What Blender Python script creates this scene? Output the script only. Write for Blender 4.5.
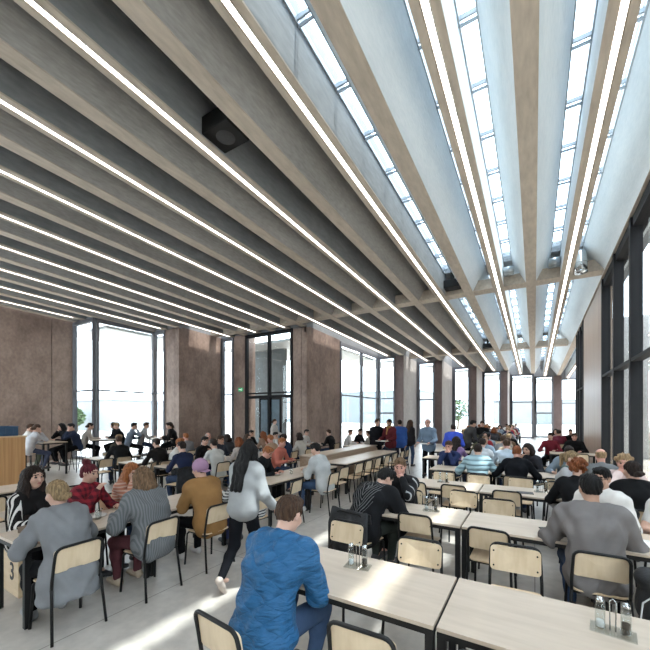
import bpy, bmesh, math, random
import numpy as np
from mathutils import Vector, Matrix
for _o in list(bpy.data.objects): bpy.data.objects.remove(_o)
SC = bpy.context.scene
COL = SC.collection
PI = math.pi
R = math.radians
# ---------------------------------------------------------------- camera, sky, sun, exposure
cam_d = bpy.data.cameras.new('camera'); cam = bpy.data.objects.new('camera', cam_d); COL.objects.link(cam)
cam.location = (0, 0, 1.93); cam.rotation_euler = (PI/2, 0, R(30.8))
cam_d.sensor_width = 36; cam_d.lens = 351/650*36; cam_d.shift_y = 90/650; cam_d.clip_start = .05; cam_d.clip_end = 400
SC.camera = cam
W = bpy.data.worlds.new('sky'); SC.world = W; W.use_nodes = True
wn = W.node_tree.nodes; wl = W.node_tree.links; wn.clear()
wo = wn.new('ShaderNodeOutputWorld'); wb = wn.new('ShaderNodeBackground'); wl.new(wb.outputs[0], wo.inputs[0])
wt = wn.new('ShaderNodeTexCoord'); wz = wn.new('ShaderNodeTexNoise'); wz.inputs['Scale'].default_value = 2.2
wz.inputs['Detail'].default_value = 5
wr = wn.new('ShaderNodeValToRGB'); wl.new(wt.outputs['Generated'], wz.inputs['Vector']); wl.new(wz.outputs[0], wr.inputs[0]); wl.new(wr.outputs[0], wb.inputs[0])
wr.color_ramp.elements[0].color = (.74, .86, 1, 1); wr.color_ramp.elements[0].position = .35
wr.color_ramp.elements[1].color = (.90, .95, 1, 1); wr.color_ramp.elements[1].position = .65
wb.inputs[1].default_value = 9.0
sun_d = bpy.data.lights.new('sun', 'SUN'); sun = bpy.data.objects.new('sun', sun_d); COL.objects.link(sun)
sun_d.energy = 12; sun_d.angle = R(1.8); sun_d.color = (1, .95, .88)
sun.rotation_euler = Vector((.235, .05, 1.0)).to_track_quat('Z', 'Y').to_euler()
SC.view_settings.view_transform = 'Standard'; SC.view_settings.look = 'None'
SC.view_settings.exposure = -0.08; SC.view_settings.gamma = 1; SC.view_settings.use_curve_mapping = False
SC.cycles.use_denoising = True
SC.cycles.max_bounces = 10; SC.cycles.diffuse_bounces = 6; SC.cycles.transparent_max_bounces = 16
SC.cycles.sample_clamp_indirect = 6
# ---------------------------------------------------------------- materials
MATS = {}
def mat(name, col, rough=.6, var=.12, scale=6, bump=0, bscale=60, metal=0, spec=None, stretch=None):
    if name in MATS: return MATS[name]
    m = bpy.data.materials.new(name); m.use_nodes = True
    n = m.node_tree.nodes; l = m.node_tree.links; b = n['Principled BSDF']
    b.inputs['Roughness'].default_value = rough; b.inputs['Metallic'].default_value = metal
    if spec is not None: b.inputs['Specular IOR Level'].default_value = spec
    tc = n.new('ShaderNodeTexCoord'); src = tc.outputs['Object']
    if stretch:
        mp = n.new('ShaderNodeMapping'); mp.inputs['Scale'].default_value = stretch; l.new(src, mp.inputs[0]); src = mp.outputs[0]
    nz = n.new('ShaderNodeTexNoise'); nz.inputs['Scale'].default_value = scale; nz.inputs['Detail'].default_value = 4
    l.new(src, nz.inputs['Vector'])
    rp = n.new('ShaderNodeValToRGB'); l.new(nz.outputs[0], rp.inputs[0]); l.new(rp.outputs[0], b.inputs['Base Color'])
    rp.color_ramp.elements[0].position = .3; rp.color_ramp.elements[1].position = .7
    rp.color_ramp.elements[0].color = [c*(1-var) for c in col[:3]]+[1]
    rp.color_ramp.elements[1].color = [min(1, c*(1+var)) for c in col[:3]]+[1]
    if bump:
        nb = n.new('ShaderNodeTexNoise'); nb.inputs['Scale'].default_value = bscale; l.new(src, nb.inputs['Vector'])
        bp = n.new('ShaderNodeBump'); bp.inputs['Strength'].default_value = bump; bp.inputs['Distance'].default_value = .01
        l.new(nb.outputs[0], bp.inputs['Height']); l.new(bp.outputs[0], b.inputs['Normal'])
    if spec is None and rough >= .8: b.inputs['Specular IOR Level'].default_value = .12
    MATS[name] = m; return m
def pattern(name, c1, c2, axis='Z', freq=20, duty=.5, kind='stripe', rough=.8, zmin=None):
    """stripes, plaid, quilting or baffles in the garment's own coordinates"""
    if name in MATS: return MATS[name]
    m = bpy.data.materials.new(name); m.use_nodes = True
    n = m.node_tree.nodes; l = m.node_tree.links; b = n['Principled BSDF']; b.inputs['Roughness'].default_value = rough; b.inputs['Specular IOR Level'].default_value = .15
    tc = n.new('ShaderNodeTexCoord'); sp = n.new('ShaderNodeSeparateXYZ'); l.new(tc.outputs['Object'], sp.inputs[0])
    def M(op, a, c=None):
        q = n.new('ShaderNodeMath'); q.operation = op
        for i, v in enumerate((a, c)):
            if v is None: continue
            if isinstance(v, (int, float)): q.inputs[i].default_value = v
            else: l.new(v, q.inputs[i])
        return q.outputs[0]
    def band(src, f, d): return M('LESS_THAN', M('FRACT', M('MULTIPLY', src, f)), d)
    mix = n.new('ShaderNodeMixRGB'); mix.inputs[1].default_value = (*c1, 1); mix.inputs[2].default_value = (*c2, 1)
    l.new(mix.outputs[0], b.inputs['Base Color'])
    if kind == 'stripe':
        f = band(sp.outputs[axis], freq, duty)
        if zmin is not None:
            f = M('MULTIPLY', f, M('GREATER_THAN', M('ABSOLUTE', sp.outputs['X']), zmin))
        l.new(f, mix.inputs[0])
    elif kind == 'plaid':
        f = M('MULTIPLY', M('ADD', band(sp.outputs['Z'], freq, duty), band(sp.outputs['X'], freq, duty)), .5); l.new(f, mix.inputs[0])
    elif kind == 'sleeve':   # three stripes that run along the arms
        x = M('ABSOLUTE', sp.outputs['X']); w = M('MULTIPLY', band(M('ADD', sp.outputs['Y'], M('MULTIPLY', sp.outputs['Z'], .15)), freq, duty), M('GREATER_THAN', x, zmin)); l.new(w, mix.inputs[0])
    elif kind == 'chevron':  # nested arcs printed between the shoulder blades
        r = M('ADD', M('MULTIPLY', M('ABSOLUTE', sp.outputs['X']), 1.6), M('SUBTRACT', 1.02, sp.outputs['Z']))
        w = band(r, freq, duty)
        w = M('MULTIPLY', w, M('LESS_THAN', M('ABSOLUTE', sp.outputs['X']), .15)); w = M('MULTIPLY', w, M('LESS_THAN', r, .36)); w = M('MULTIPLY', w, M('GREATER_THAN', sp.outputs['Z'], .68))
        l.new(w, mix.inputs[0])
    elif kind == 'quilt':
        a = M('ADD', sp.outputs['Z'], M('MULTIPLY', sp.outputs['X'], .62)); c = M('SUBTRACT', sp.outputs['Z'], M('MULTIPLY', sp.outputs['X'], .62))
        s1 = M('ABSOLUTE', M('SINE', M('MULTIPLY', a, freq))); s2 = M('ABSOLUTE', M('SINE', M('MULTIPLY', c, freq)))
        h = M('POWER', M('MULTIPLY', s1, s2), .35)
        nz = n.new('ShaderNodeTexNoise'); nz.inputs['Scale'].default_value = 22; mp = n.new('ShaderNodeMapping'); mp.inputs['Scale'].default_value = (.6, .6, 2.4)
        l.new(tc.outputs['Object'], mp.inputs[0]); l.new(mp.outputs[0], nz.inputs['Vector'])
        hh = M('ADD', h, M('MULTIPLY', nz.outputs[0], 1.6))
        bp = n.new('ShaderNodeBump'); bp.inputs['Strength'].default_value = .9; bp.inputs['Distance'].default_value = .014
        l.new(hh, bp.inputs['Height']); l.new(bp.outputs[0], b.inputs['Normal']); l.new(nz.outputs[0], mix.inputs[0])
    elif kind == 'puffer':
        h = M('POWER', M('ABSOLUTE', M('SINE', M('MULTIPLY', sp.outputs['Z'], freq))), .5)
        bp = n.new('ShaderNodeBump'); bp.inputs['Strength'].default_value = .9; bp.inputs['Distance'].default_value = .02
        l.new(h, bp.inputs['Height']); l.new(bp.outputs[0], b.inputs['Normal']); l.new(h, mix.inputs[0])
    MATS[name] = m; return m
def emit(name, col, s):
    if name in MATS: return MATS[name]
    m = bpy.data.materials.new(name); m.use_nodes = True; n = m.node_tree.nodes; n.clear()
    o = n.new('ShaderNodeOutputMaterial'); e = n.new('ShaderNodeEmission'); e.inputs[0].default_value = (*col, 1); e.inputs[1].default_value = s
    m.node_tree.links.new(e.outputs[0], o.inputs[0]); MATS[name] = m; return m
def glassmat(name, tint=(.95, .98, .98), refl=1.0):
    if name in MATS: return MATS[name]
    m = bpy.data.materials.new(name); m.use_nodes = True; n = m.node_tree.nodes; l = m.node_tree.links; n.clear()
    o = n.new('ShaderNodeOutputMaterial'); t = n.new('ShaderNodeBsdfTransparent'); t.inputs[0].default_value = (*tint, 1)
    g = n.new('ShaderNodeBsdfGlossy'); g.inputs['Roughness'].default_value = .01; x = n.new('ShaderNodeMixShader')
    fr = n.new('ShaderNodeLayerWeight'); fr.inputs[0].default_value = .5
    p = n.new('ShaderNodeMath'); p.operation = 'POWER'; p.inputs[1].default_value = 4.0; l.new(fr.outputs['Facing'], p.inputs[0])
    k = n.new('ShaderNodeMath'); k.operation = 'MULTIPLY_ADD'; k.inputs[1].default_value = .55*refl; k.inputs[2].default_value = .03*refl; l.new(p.outputs[0], k.inputs[0]); l.new(k.outputs[0], x.inputs[0])
    l.new(t.outputs[0], x.inputs[1]); l.new(g.outputs[0], x.inputs[2]); l.new(x.outputs[0], o.inputs[0]); MATS[name] = m; return m
def concrete(name, c1, c2, stretch=(1, 1, 1), rough=.75, seam=None):
    if name in MATS: return MATS[name]
    m = bpy.data.materials.new(name); m.use_nodes = True; n = m.node_tree.nodes; l = m.node_tree.links; b = n['Principled BSDF']
    b.inputs['Roughness'].default_value = rough
    tc = n.new('ShaderNodeTexCoord'); mp = n.new('ShaderNodeMapping'); mp.inputs['Scale'].default_value = stretch; l.new(tc.outputs['Object'], mp.inputs[0])
    a = n.new('ShaderNodeTexNoise'); a.inputs['Scale'].default_value = .9; a.inputs['Detail'].default_value = 8; a.inputs['Roughness'].default_value = .7; l.new(mp.outputs[0], a.inputs['Vector'])
    f = n.new('ShaderNodeTexNoise'); f.inputs['Scale'].default_value = 14; f.inputs['Detail'].default_value = 3; l.new(mp.outputs[0], f.inputs['Vector'])
    r = n.new('ShaderNodeValToRGB'); r.color_ramp.elements[0].position = .32; r.color_ramp.elements[1].position = .68
    r.color_ramp.elements[0].color = (*c1, 1); r.color_ramp.elements[1].color = (*c2, 1); l.new(a.outputs[0], r.inputs[0])
    x = n.new('ShaderNodeMixRGB'); x.blend_type = 'OVERLAY'; x.inputs[0].default_value = .3; l.new(r.outputs[0], x.inputs[1]); l.new(f.outputs[0], x.inputs[2])
    out = x.outputs[0]
    if seam:
        sp = n.new('ShaderNodeSeparateXYZ'); l.new(tc.outputs['Object'], sp.inputs[0]); prev = None
        for ax, per, wd in seam:
            d = n.new('ShaderNodeMath'); d.operation = 'DIVIDE'; l.new(sp.outputs[ax], d.inputs[0]); d.inputs[1].default_value = per
            fr = n.new('ShaderNodeMath'); fr.operation = 'FRACT'; l.new(d.outputs[0], fr.inputs[0])
            lt = n.new('ShaderNodeMath'); lt.operation = 'LESS_THAN'; l.new(fr.outputs[0], lt.inputs[0]); lt.inputs[1].default_value = wd/per
            mx = n.new('ShaderNodeMixRGB'); mx.blend_type = 'MULTIPLY'; l.new(lt.outputs[0], mx.inputs[0]); l.new(out, mx.inputs[1]); mx.inputs[2].default_value = (.45, .43, .42, 1); out = mx.outputs[0]
    l.new(out, b.inputs['Base Color'])
    bp = n.new('ShaderNodeBump'); bp.inputs['Strength'].default_value = .15; bp.inputs['Distance'].default_value = .02; l.new(f.outputs[0], bp.inputs['Height']); l.new(bp.outputs[0], b.inputs['Normal'])
    MATS[name] = m; return m
def wood(name, c1, c2, stretch=(14, 14, .7), rough=.5):
    if name in MATS: return MATS[name]
    m = mat(name, c1, rough, 0, 2.2, stretch=stretch)
    rp = [q for q in m.node_tree.nodes if q.type == 'VALTORGB'][0]
    rp.color_ramp.elements[0].color = (*c1, 1); rp.color_ramp.elements[1].color = (*c2, 1); return m

M_BEAM = concrete('beam_concrete', (.44, .375, .305), (.55, .475, .395), (1, .25, 1))
M_SIDE_SHADE = concrete('shaded_side_concrete', (.19, .20, .21), (.26, .27, .28), (1, .3, 1))  # darker copy for lamp-beam sides, their shade put into the colour
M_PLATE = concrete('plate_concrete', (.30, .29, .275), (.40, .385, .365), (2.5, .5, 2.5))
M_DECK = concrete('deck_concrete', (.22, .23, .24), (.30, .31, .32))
M_SKYLIT = concrete('skylit_concrete', (.70, .75, .78), (.81, .85, .87), (3, .6, 3))  # pale bluish copy: skylight put into the colour of the faces beside it
M_WALL = concrete('brown_concrete', (.145, .098, .08), (.38, .285, .235), (.8, .8, .55), .7)
M_FLOOR = concrete('floor_concrete', (.39, .352, .31), (.49, .452, .41), (.5, .5, .5), .34, [('X', 3.5, .012), ('Y', 3.5, .012)])
M_FRAME = mat('window_metal', (.016, .0155, .017), .7, .05, spec=.2)
M_FRAME2 = mat('grey_window_metal', (.15, .155, .175), .6, .05)
M_GLASS = glassmat('window_glass')
M_SKYGLASS = glassmat('skylight_glass', (.90, .965, 1.0))
M_STRIP = emit('lamp_diffuser', (1, .93, .85), 9)
M_BIRCH = wood('birch_top', (.47, .38, .295), (.54, .445, .355), (1.2, 9, 9), .42)
M_PLY = wood('chair_ply', (.60, .46, .30), (.69, .55, .38), (11, 11, 1.2), .45)
M_PLYSEAT = wood('seat_ply', (.58, .42, .26), (.67, .51, .34), (11, 1.2, 11), .45)
M_BLACK = mat('black_steel', (.008, .0078, .008), .55, .1, spec=.3)
M_OAK = wood('counter_wood', (.50, .27, .11), (.66, .40, .19), (9, 9, .35), .5)
M_CHROME = mat('bright_steel', (.55, .57, .58), .25, .1, metal=1)
M_WHITE = mat('white_gloss', (.78, .78, .76), .3, .03)
M_CLEAR = glassmat('clear_glass', (.93, .95, .95), 1.6)
# ---------------------------------------------------------------- mesh builder
class MB:
    def __init__(s): s.v = []; s.f = []; s.m = []; s.mi = 0
    def add(s, vs, fs):
        o = len(s.v); s.v += [tuple(p) for p in vs]; s.f += [tuple(i+o for i in q) for q in fs]; s.m += [s.mi]*len(fs); return s
    def box(s, x0, y0, z0, x1, y1, z1):
        x0, x1 = min(x0, x1), max(x0, x1); y0, y1 = min(y0, y1), max(y0, y1); z0, z1 = min(z0, z1), max(z0, z1)
        return s.add([(x0,y0,z0),(x1,y0,z0),(x1,y1,z0),(x0,y1,z0),(x0,y0,z1),(x1,y0,z1),(x1,y1,z1),(x0,y1,z1)],
                     [(0,3,2,1),(4,5,6,7),(0,1,5,4),(1,2,6,5),(2,3,7,6),(3,0,4,7)])
    def obox(s, c, size, M):
        hx, hy, hz = [q/2 for q in size]; c = Vector(c)
        vs = [c + M @ Vector((sx*hx, sy*hy, sz*hz)) for sz in (-1, 1) for sx, sy in ((-1,-1),(1,-1),(1,1),(-1,1))]
        return s.add(vs, [(0,3,2,1),(4,5,6,7),(0,1,5,4),(1,2,6,5),(2,3,7,6),(3,0,4,7)])
    def prism_y(s, prof, ya, yb, zf):          # profile (x, dz) swept in y, lifted by zf(y)
        n = len(prof); vs = [(x, y, zf(y)+z) for y in (ya, yb) for x, z in prof]
        fs = [tuple(range(n)), tuple(range(2*n-1, n-1, -1))] + [(i, n+i, n+(i+1) % n, (i+1) % n) for i in range(n)]
        return s.add(vs, fs)
    def tube(s, pts, r, n=8, closed=False, caps=True):
        P = [Vector(p) for p in pts]; k = len(P); rs = r if isinstance(r, (list, tuple)) else [r]*k
        t0 = (P[1]-P[0]).normalized(); up = Vector((0, 0, 1)) if abs(t0.z) < .9 else Vector((0, 1, 0))
        u = t0.cross(up).normalized(); vs = []; fs = []
        for i in range(k):
            if closed: t = (P[(i+1) % k]-P[i-1]).normalized()
            else: t = ((P[min(i+1, k-1)]-P[i]).normalized() + (P[i]-P[max(i-1, 0)]).normalized())
            t = t.normalized() if t.length > 1e-6 else t0
            u = (u - t*u.dot(t)); u = u.normalized() if u.length > 1e-6 else t.orthogonal().normalized(); w = t.cross(u)
            for j in range(n):
                a = 2*PI*j/n; vs.append(P[i] + (u*math.cos(a) + w*math.sin(a))*rs[i])
        for i in range(k if closed else k-1):
            for j in range(n):
                a = i*n; b = ((i+1) % k)*n; fs.append((a+j, a+(j+1) % n, b+(j+1) % n, b+j))
        if caps and not closed:
            fs.append(tuple(range(n-1, -1, -1))); fs.append(tuple((k-1)*n+j for j in range(n)))
        return s.add(vs, fs)
    def lathe(s, prof, n=14, c=(0, 0, 0)):     # prof: (r, z)
        vs = [(c[0]+r*math.cos(2*PI*j/n), c[1]+r*math.sin(2*PI*j/n), c[2]+z) for r, z in prof for j in range(n)]
        fs = [(i*n+j, i*n+(j+1) % n, (i+1)*n+(j+1) % n, (i+1)*n+j) for i in range(len(prof)-1) for j in range(n)]
        fs += [tuple(range(n-1, -1, -1)), tuple((len(prof)-1)*n+j for j in range(n))]
        return s.add(vs, fs)
    def sheet(s, grid, th, nrm):               # a grid of points thickened along nrm
        a = len(grid); b = len(grid[0]); nrm = Vector(nrm)
        vs = [Vector(p) for row in grid for p in row]; o = len(vs); vs += [p + nrm*th for p in vs]; fs = []
        for i in range(a-1):
            for j in range(b-1):
                q = (i*b+j, i*b+j+1, (i+1)*b+j+1, (i+1)*b+j); fs += [q, tuple(o+t for t in reversed(q))]
        rim = [j for j in range(b)] + [i*b+b-1 for i in range(1, a)] + [(a-1)*b+j for j in range(b-2, -1, -1)] + [i*b for i in range(a-2, 0, -1)]
        for i in range(len(rim)):
            p, q = rim[i], rim[(i+1) % len(rim)]; fs.append((p, o+p, o+q, q))
        return s.add(vs, fs)
    def mesh(s, name, mats, smooth=False, bevel=0):
        me = bpy.data.meshes.new(name); me.from_pydata(s.v, [], s.f)
        for m in (mats if isinstance(mats, (list, tuple)) else [mats]): me.materials.append(m)
        if max(s.m or [0]): me.polygons.foreach_set('material_index', s.m)
        bm = bmesh.new(); bm.from_mesh(me)
        if bevel:
            bmesh.ops.remove_doubles(bm, verts=bm.verts, dist=1e-5)
            ed = [e for e in bm.edges if len(e.link_faces) == 2 and e.calc_face_angle(0) > .6]
            bmesh.ops.bevel(bm, geom=ed, offset=bevel, segments=2, affect='EDGES', profile=.5)
        bmesh.ops.recalc_face_normals(bm, faces=bm.faces); bm.to_mesh(me); bm.free()
        if smooth: me.polygons.foreach_set('use_smooth', [True]*len(me.polygons))
        return me
    def build(s, name, mats, parent=None, smooth=False, bevel=0):
        return link(name, s.mesh(name, mats, smooth, bevel), parent)
def link(name, me, parent=None):
    o = bpy.data.objects.new(name, me); COL.objects.link(o)
    if parent: o.parent = parent
    return o
def tag(o, label, cat, group=None):
    o['label'] = label; o['category'] = cat
    if group: o['group'] = group
    return o
def thing(name, label, cat, loc=(0, 0, 0), rz=0, group=None):
    o = bpy.data.objects.new(name, None); COL.objects.link(o); o.location = loc; o.rotation_euler = (0, 0, rz)
    o.empty_display_size = .1; return tag(o, label, cat, group)
def struct(o): o['kind'] = 'structure'; return o
def dup(root, loc, rz, label, group=None):
    r = root.copy(); COL.objects.link(r); r.location = loc; r.rotation_euler = (0, 0, rz); r['label'] = label
    if group: r['group'] = group
    elif 'group' in r: del r['group']
    for ch in root.children:
        c = ch.copy(); COL.objects.link(c); c.parent = r
        for g in ch.children:
            d = g.copy(); COL.objects.link(d); d.parent = c
    return r
# ---------------------------------------------------------------- the hall
SL = .027
def cz(y): return 6.23 - SL*y                      # underside of the ceiling beams
YB = -5.0
STEPS = [(-17.6, 7.75), (-15.85, 10.4), (-14.0, 13.0), (-8.7, 21.3), (-7.0, 24.2), (-5.3, 27.6), (-3.6, 30.8), (-1.78, 33.5), (0, 35.5), (2.0, 38.0)]
def yend(x):
    e = 7.75
    for sx, sy in STEPS:
        if x >= sx - .01: e = sy
    return e
struct(MB().box(-22, YB, -.2, 8, 42, 0).build('floor', M_FLOOR))
# ceiling deck: solid in the closed bays, open strips over the skylights
LX = [2.54, .79, -.96, -2.71, -4.46, -6.21, -7.96, -9.71, -11.46, -13.21, -14.96, -16.71]
UX = [1.79, -.085, -1.835, -3.585, -5.335, -7.085, -8.835, -10.585, -12.335, -14.085, -15.835, -17.4]
TOP = .72
def opens(x):                                       # y range with a skylight for a slot at x
    return x > -2.75
d = MB()
for u in UX:
    lw = .62 if u > 1 else .5
    d.prism_y([(u-lw, TOP), (u+.5, TOP), (u+.5, TOP+.3), (u-lw, TOP+.3)], YB, yend(u)+.6, cz)
for lx in LX:
    for sgn in (-1, 1):
        a, b = lx+sgn*.14, lx+sgn*.376
        if lx == -2.71 and sgn == -1 or lx < -2.8:
            d.prism_y([(min(a, b), TOP), (max(a, b), TOP), (max(a, b), TOP+.3), (min(a, b), TOP+.3)], YB, yend(lx)+.6, cz)
        else:
            for ya, yb in ((YB, -1.5), (12.05, 12.75), (22.2, 22.9), (31.5, 39)):
                if ya < yend(lx): d.prism_y([(min(a, b), TOP), (max(a, b), TOP), (max(a, b), TOP+.3), (min(a, b), TOP+.3)], ya, min(yb, yend(lx)+.6), cz)
    d.prism_y([(lx-.141, TOP), (lx+.141, TOP), (lx+.141, TOP+.3), (lx-.141, TOP+.3)], YB, yend(lx)+.6, cz)
struct(d.build('ceiling', M_DECK))
for i, lx in enumerate(LX):
    ye = yend(lx)
    b = MB().prism_y([(lx-.1425, 0), (lx-.05, 0), (lx-.05, .03), (lx+.05, .03), (lx+.05, 0), (lx+.1425, 0), (lx+.1425, .03), (lx-.1425, .03)], YB if lx < 2 else 20.4, ye-.03, cz)
    b.mi = 1; b.prism_y([(lx-.1425, .03), (lx+.1425, .03), (lx+.1425, TOP), (lx-.1425, TOP)], YB if lx < 2 else 20.4, ye-.03, cz)
    o = b.build('ceiling_beam', [M_BEAM, M_SKYLIT if lx > -1.5 else M_SIDE_SHADE])
    struct(o)
for i, u in enumerate(UX):
    ye = yend(u); m = M_SKYLIT if u > -2.5 else M_PLATE
    y0 = YB
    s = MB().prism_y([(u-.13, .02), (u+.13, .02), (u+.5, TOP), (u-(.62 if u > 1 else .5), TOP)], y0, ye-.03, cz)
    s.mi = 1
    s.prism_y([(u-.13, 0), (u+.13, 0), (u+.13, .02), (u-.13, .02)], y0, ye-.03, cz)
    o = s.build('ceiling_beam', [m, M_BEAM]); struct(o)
# cross beams between the long beams, with boxes of ducting laid over them
for yc, wd in ((12.4, .42), (22.55, .42)):
    for lx in LX:
        for sgn in (-1, 1):
            a, b = lx+sgn*.14, lx+sgn*.745
            if yc > yend(lx)-.4 or yc > yend(b)-.2: continue
            if lx > 2 and yc < 20: continue
            if lx > .7 and sgn > 0 and yc < 20: b = lx+.86
            struct(MB().prism_y([(min(a, b), .02), (max(a, b), .02), (max(a, b), .34), (min(a, b), .34)], yc-wd/2, yc+wd/2, cz).build('ceiling_beam', M_BEAM))
# skylights: frame and panes lie in the slots
wi = [0]
def winname():
    wi[0] += 1; return 'window_%d' % wi[0]
for lx in LX:
    for sgn in (-1, 1):
        if lx < -2.8 or (lx == -2.71 and sgn < 0): continue
        a, b = sorted((lx+sgn*.141, lx+sgn*.376))
        for ya, yb in ((-1.5, 12.05), (12.75, 22.2), (22.9, 31.5)):
            if ya > yend(lx) or (lx > 2 and ya < 20): continue
            yb = min(yb, yend(lx)-.3)
            fr = MB(); y = ya
            while y < yb:
                fr.prism_y([(a, TOP+.02), (b, TOP+.02), (b, TOP+.08), (a, TOP+.08)], y-.012, y+.012, cz)
                fr.prism_y([(a, TOP-.02), (b, TOP-.02), (b, TOP+.02), (a, TOP+.02)], y+.04, y+.058, cz); y += 1.02
            fr.prism_y([(a, TOP), (a+.02, TOP), (a+.02, TOP+.08), (a, TOP+.08)], ya, yb, cz)
            fr.prism_y([(b-.02, TOP), (b, TOP), (b, TOP+.08), (b-.02, TOP+.08)], ya, yb, cz)
            o = struct(fr.build(winname(), mat('skylight_frame', (.42, .46, .50), .4, .05)))
            MB().prism_y([(a, TOP+.10), (b, TOP+.10), (b, TOP+.11), (a, TOP+.11)], ya, yb, cz).build('pane', M_SKYGLASS, o)
# concrete walls and piers of the stepped facade
def wallbox(name, x0, y0, x1, y1, m=M_WALL, top=None):
    vs = []
    b = MB(); zt = lambda y: cz(y)+.04
    b.add([(x0,y0,0),(x1,y0,0),(x1,y1,0),(x0,y1,0),(x0,y0,zt(y0)),(x1,y0,zt(y0)),(x1,y1,zt(y1)),(x0,y1,zt(y1))],
          [(0,3,2,1),(4,5,6,7),(0,1,5,4),(1,2,6,5),(2,3,7,6),(3,0,4,7)])
    return struct(b.build(name, m))
wallbox('wall_left', -18.1, 3.2, -17.6, 6.85)
wallbox('wall_left', -18.1, 6.88, -17.61, 7.66)
for x0, y0, x1, y1 in ((-15.0, 10.4, -14.3, 12.95), (-14.28, 10.4, -14.0, 12.95), (-13.1, 12.95, -12.35, 13.7), (-9.45, 13, -9.0, 16.1), (-8.98, 13, -8.7, 16.1)):
    wallbox('wall_left', x0, y0, x1, y1)
M_PIER = concrete('pale_pier', (.40, .38, .37), (.52, .50, .48), (.8, .8, .55), .7)
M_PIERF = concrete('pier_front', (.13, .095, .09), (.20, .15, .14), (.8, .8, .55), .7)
for x0, y0, x1, y1 in ((-7.55, 21.3, -7, 24.2), (-5.77, 24.2, -5.3, 27.6), (-4.05, 27.6, -3.6, 30.8), (-2.24, 30.8, -1.78, 33.5), (1.43, 35.5, 2.0, 38)):
    wallbox('wall_back', x0, y0+.05, x1, y1, M_PIER)
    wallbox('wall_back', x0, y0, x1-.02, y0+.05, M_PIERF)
wallbox('wall_back', -.12, 33.55, 0, 35.5, M_PIER)
wallbox('wall_rear', -18.1, YB-.3, -14, YB, concrete('rear_concrete', (.30, .28, .26), (.38, .36, .34)))
# glazing runs
def glazing(p, q, mull, transom=2.98, top=None, inward=.0, door=None, mw=.09, extra=(), m=M_FRAME2):
    """frame with mullions at the fractions `mull`, a transom, and one pane per run"""
    p = Vector((*p, 0)); q = Vector((*q, 0)); t = (q-p); L = t.length; t.normalize(); nrm = Vector((-t.y, t.x, 0))
    Mx = Matrix((t, nrm, Vector((0, 0, 1)))).transposed()
    zt = lambda s: cz((p+t*s).y) - .02
    f = MB()
    for fr, w in [(0, mw), (1, mw)] + [(k, mw) for k in mull]:
        s_ = fr*L; s_ = min(max(s_, w/2), L-w/2); h = zt(s_)
        f.obox(p+t*s_+Vector((0, 0, h/2)), (w, .16, h), Mx)
    f.obox(p+t*L/2+Vector((0, 0, transom)), (L, .12, .07), Mx)
    f.obox(p+t*L/2+Vector((0, 0, .06)), (L, .12, .12), Mx)
    f.obox(p+t*L/2+Vector((0, 0, zt(L/2)-.05)), (L, .14, .16), Mx)
    for e in extra:
        f.obox(p+t*(e[0]+e[1])/2*L+Vector((0, 0, e[2])), ((e[1]-e[0])*L, .13, e[3]), Mx)
    o = struct(f.build(winname(), m))
    g = MB(); g.obox(p+t*L/2+Vector((0, 0, zt(L/2)/2)), (L-.02, .012, zt(L/2)-.1), Mx); g.build('pane', M_GLASS, o)
    return o
wallbox('wall_rear', -9, YB-.3, 2.2, YB, MATS['rear_concrete'])
glazing((-17.8, YB), (-17.8, 3.2), [.25, .5, .75])  # unseen side windows behind the camera, added to brighten the left ceiling
glazing((-14, YB-.1), (-9, YB-.1), [.25, .5, .75])  # unseen rear windows, likewise added to let in more daylight
glazing((-17.6, 7.72), (-15.87, 7.72), [], mw=.07)
glazing((-15.85, 7.75), (-15.85, 10.4), [], mw=.10)
glazing((-15.85, 10.42), (-15.0, 10.42), [])
glazing((-14.0, 12.97), (-13.1, 12.97), [.12], mw=.12)
glazing((-12.35, 13.02), (-9.45, 13.02), [.52], mw=.12, extra=((0, 1, 2.8, .14),), m=M_FRAME)
glazing((-8.72, 16.1), (-8.72, 21.3), [.52], mw=.12)
glazing((-8.7, 21.3), (-7.55, 21.3), [.1], extra=((.1, 1, 2.05, .10),))
glazing((-7.0, 24.2), (-5.77, 24.2), [.12], mw=.12)
glazing((-5.3, 27.6), (-4.05, 27.6), [.13], mw=.14)
glazing((-3.6, 30.8), (-2.24, 30.8), [.1], mw=.14)
glazing((-1.78, 33.5), (-.02, 33.5), [.08], mw=.16)
glazing((0, 35.5), (1.43, 35.5), [.05], mw=.16)
glazing((2.0, 38), (5.0, 38), [.4, .7], mw=.16)
# glass door set into the end wall
dr = MB(); Y0 = 35.40
dr.box(.05, Y0-.03, 0, .19, Y0+.05, 2.15).box(1.30, Y0-.03, 0, 1.44, Y0+.05, 2.15).box(.19, Y0-.03, 2.03, 1.30, Y0+.05, 2.15).box(.19, Y0-.03, 0, 1.30, Y0+.05, .08)
o = struct(dr.build('door_1', M_FRAME2)); MB().box(.19, Y0, .08, 1.30, Y0+.01, 2.03).build('pane', M_GLASS, o)
MB().tube([(.30, Y0-.03, .9), (.30, Y0-.08, .92), (.30, Y0-.08, 1.2), (.30, Y0-.03, 1.22)], .014, 6).build('handle', M_CHROME, o)
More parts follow.
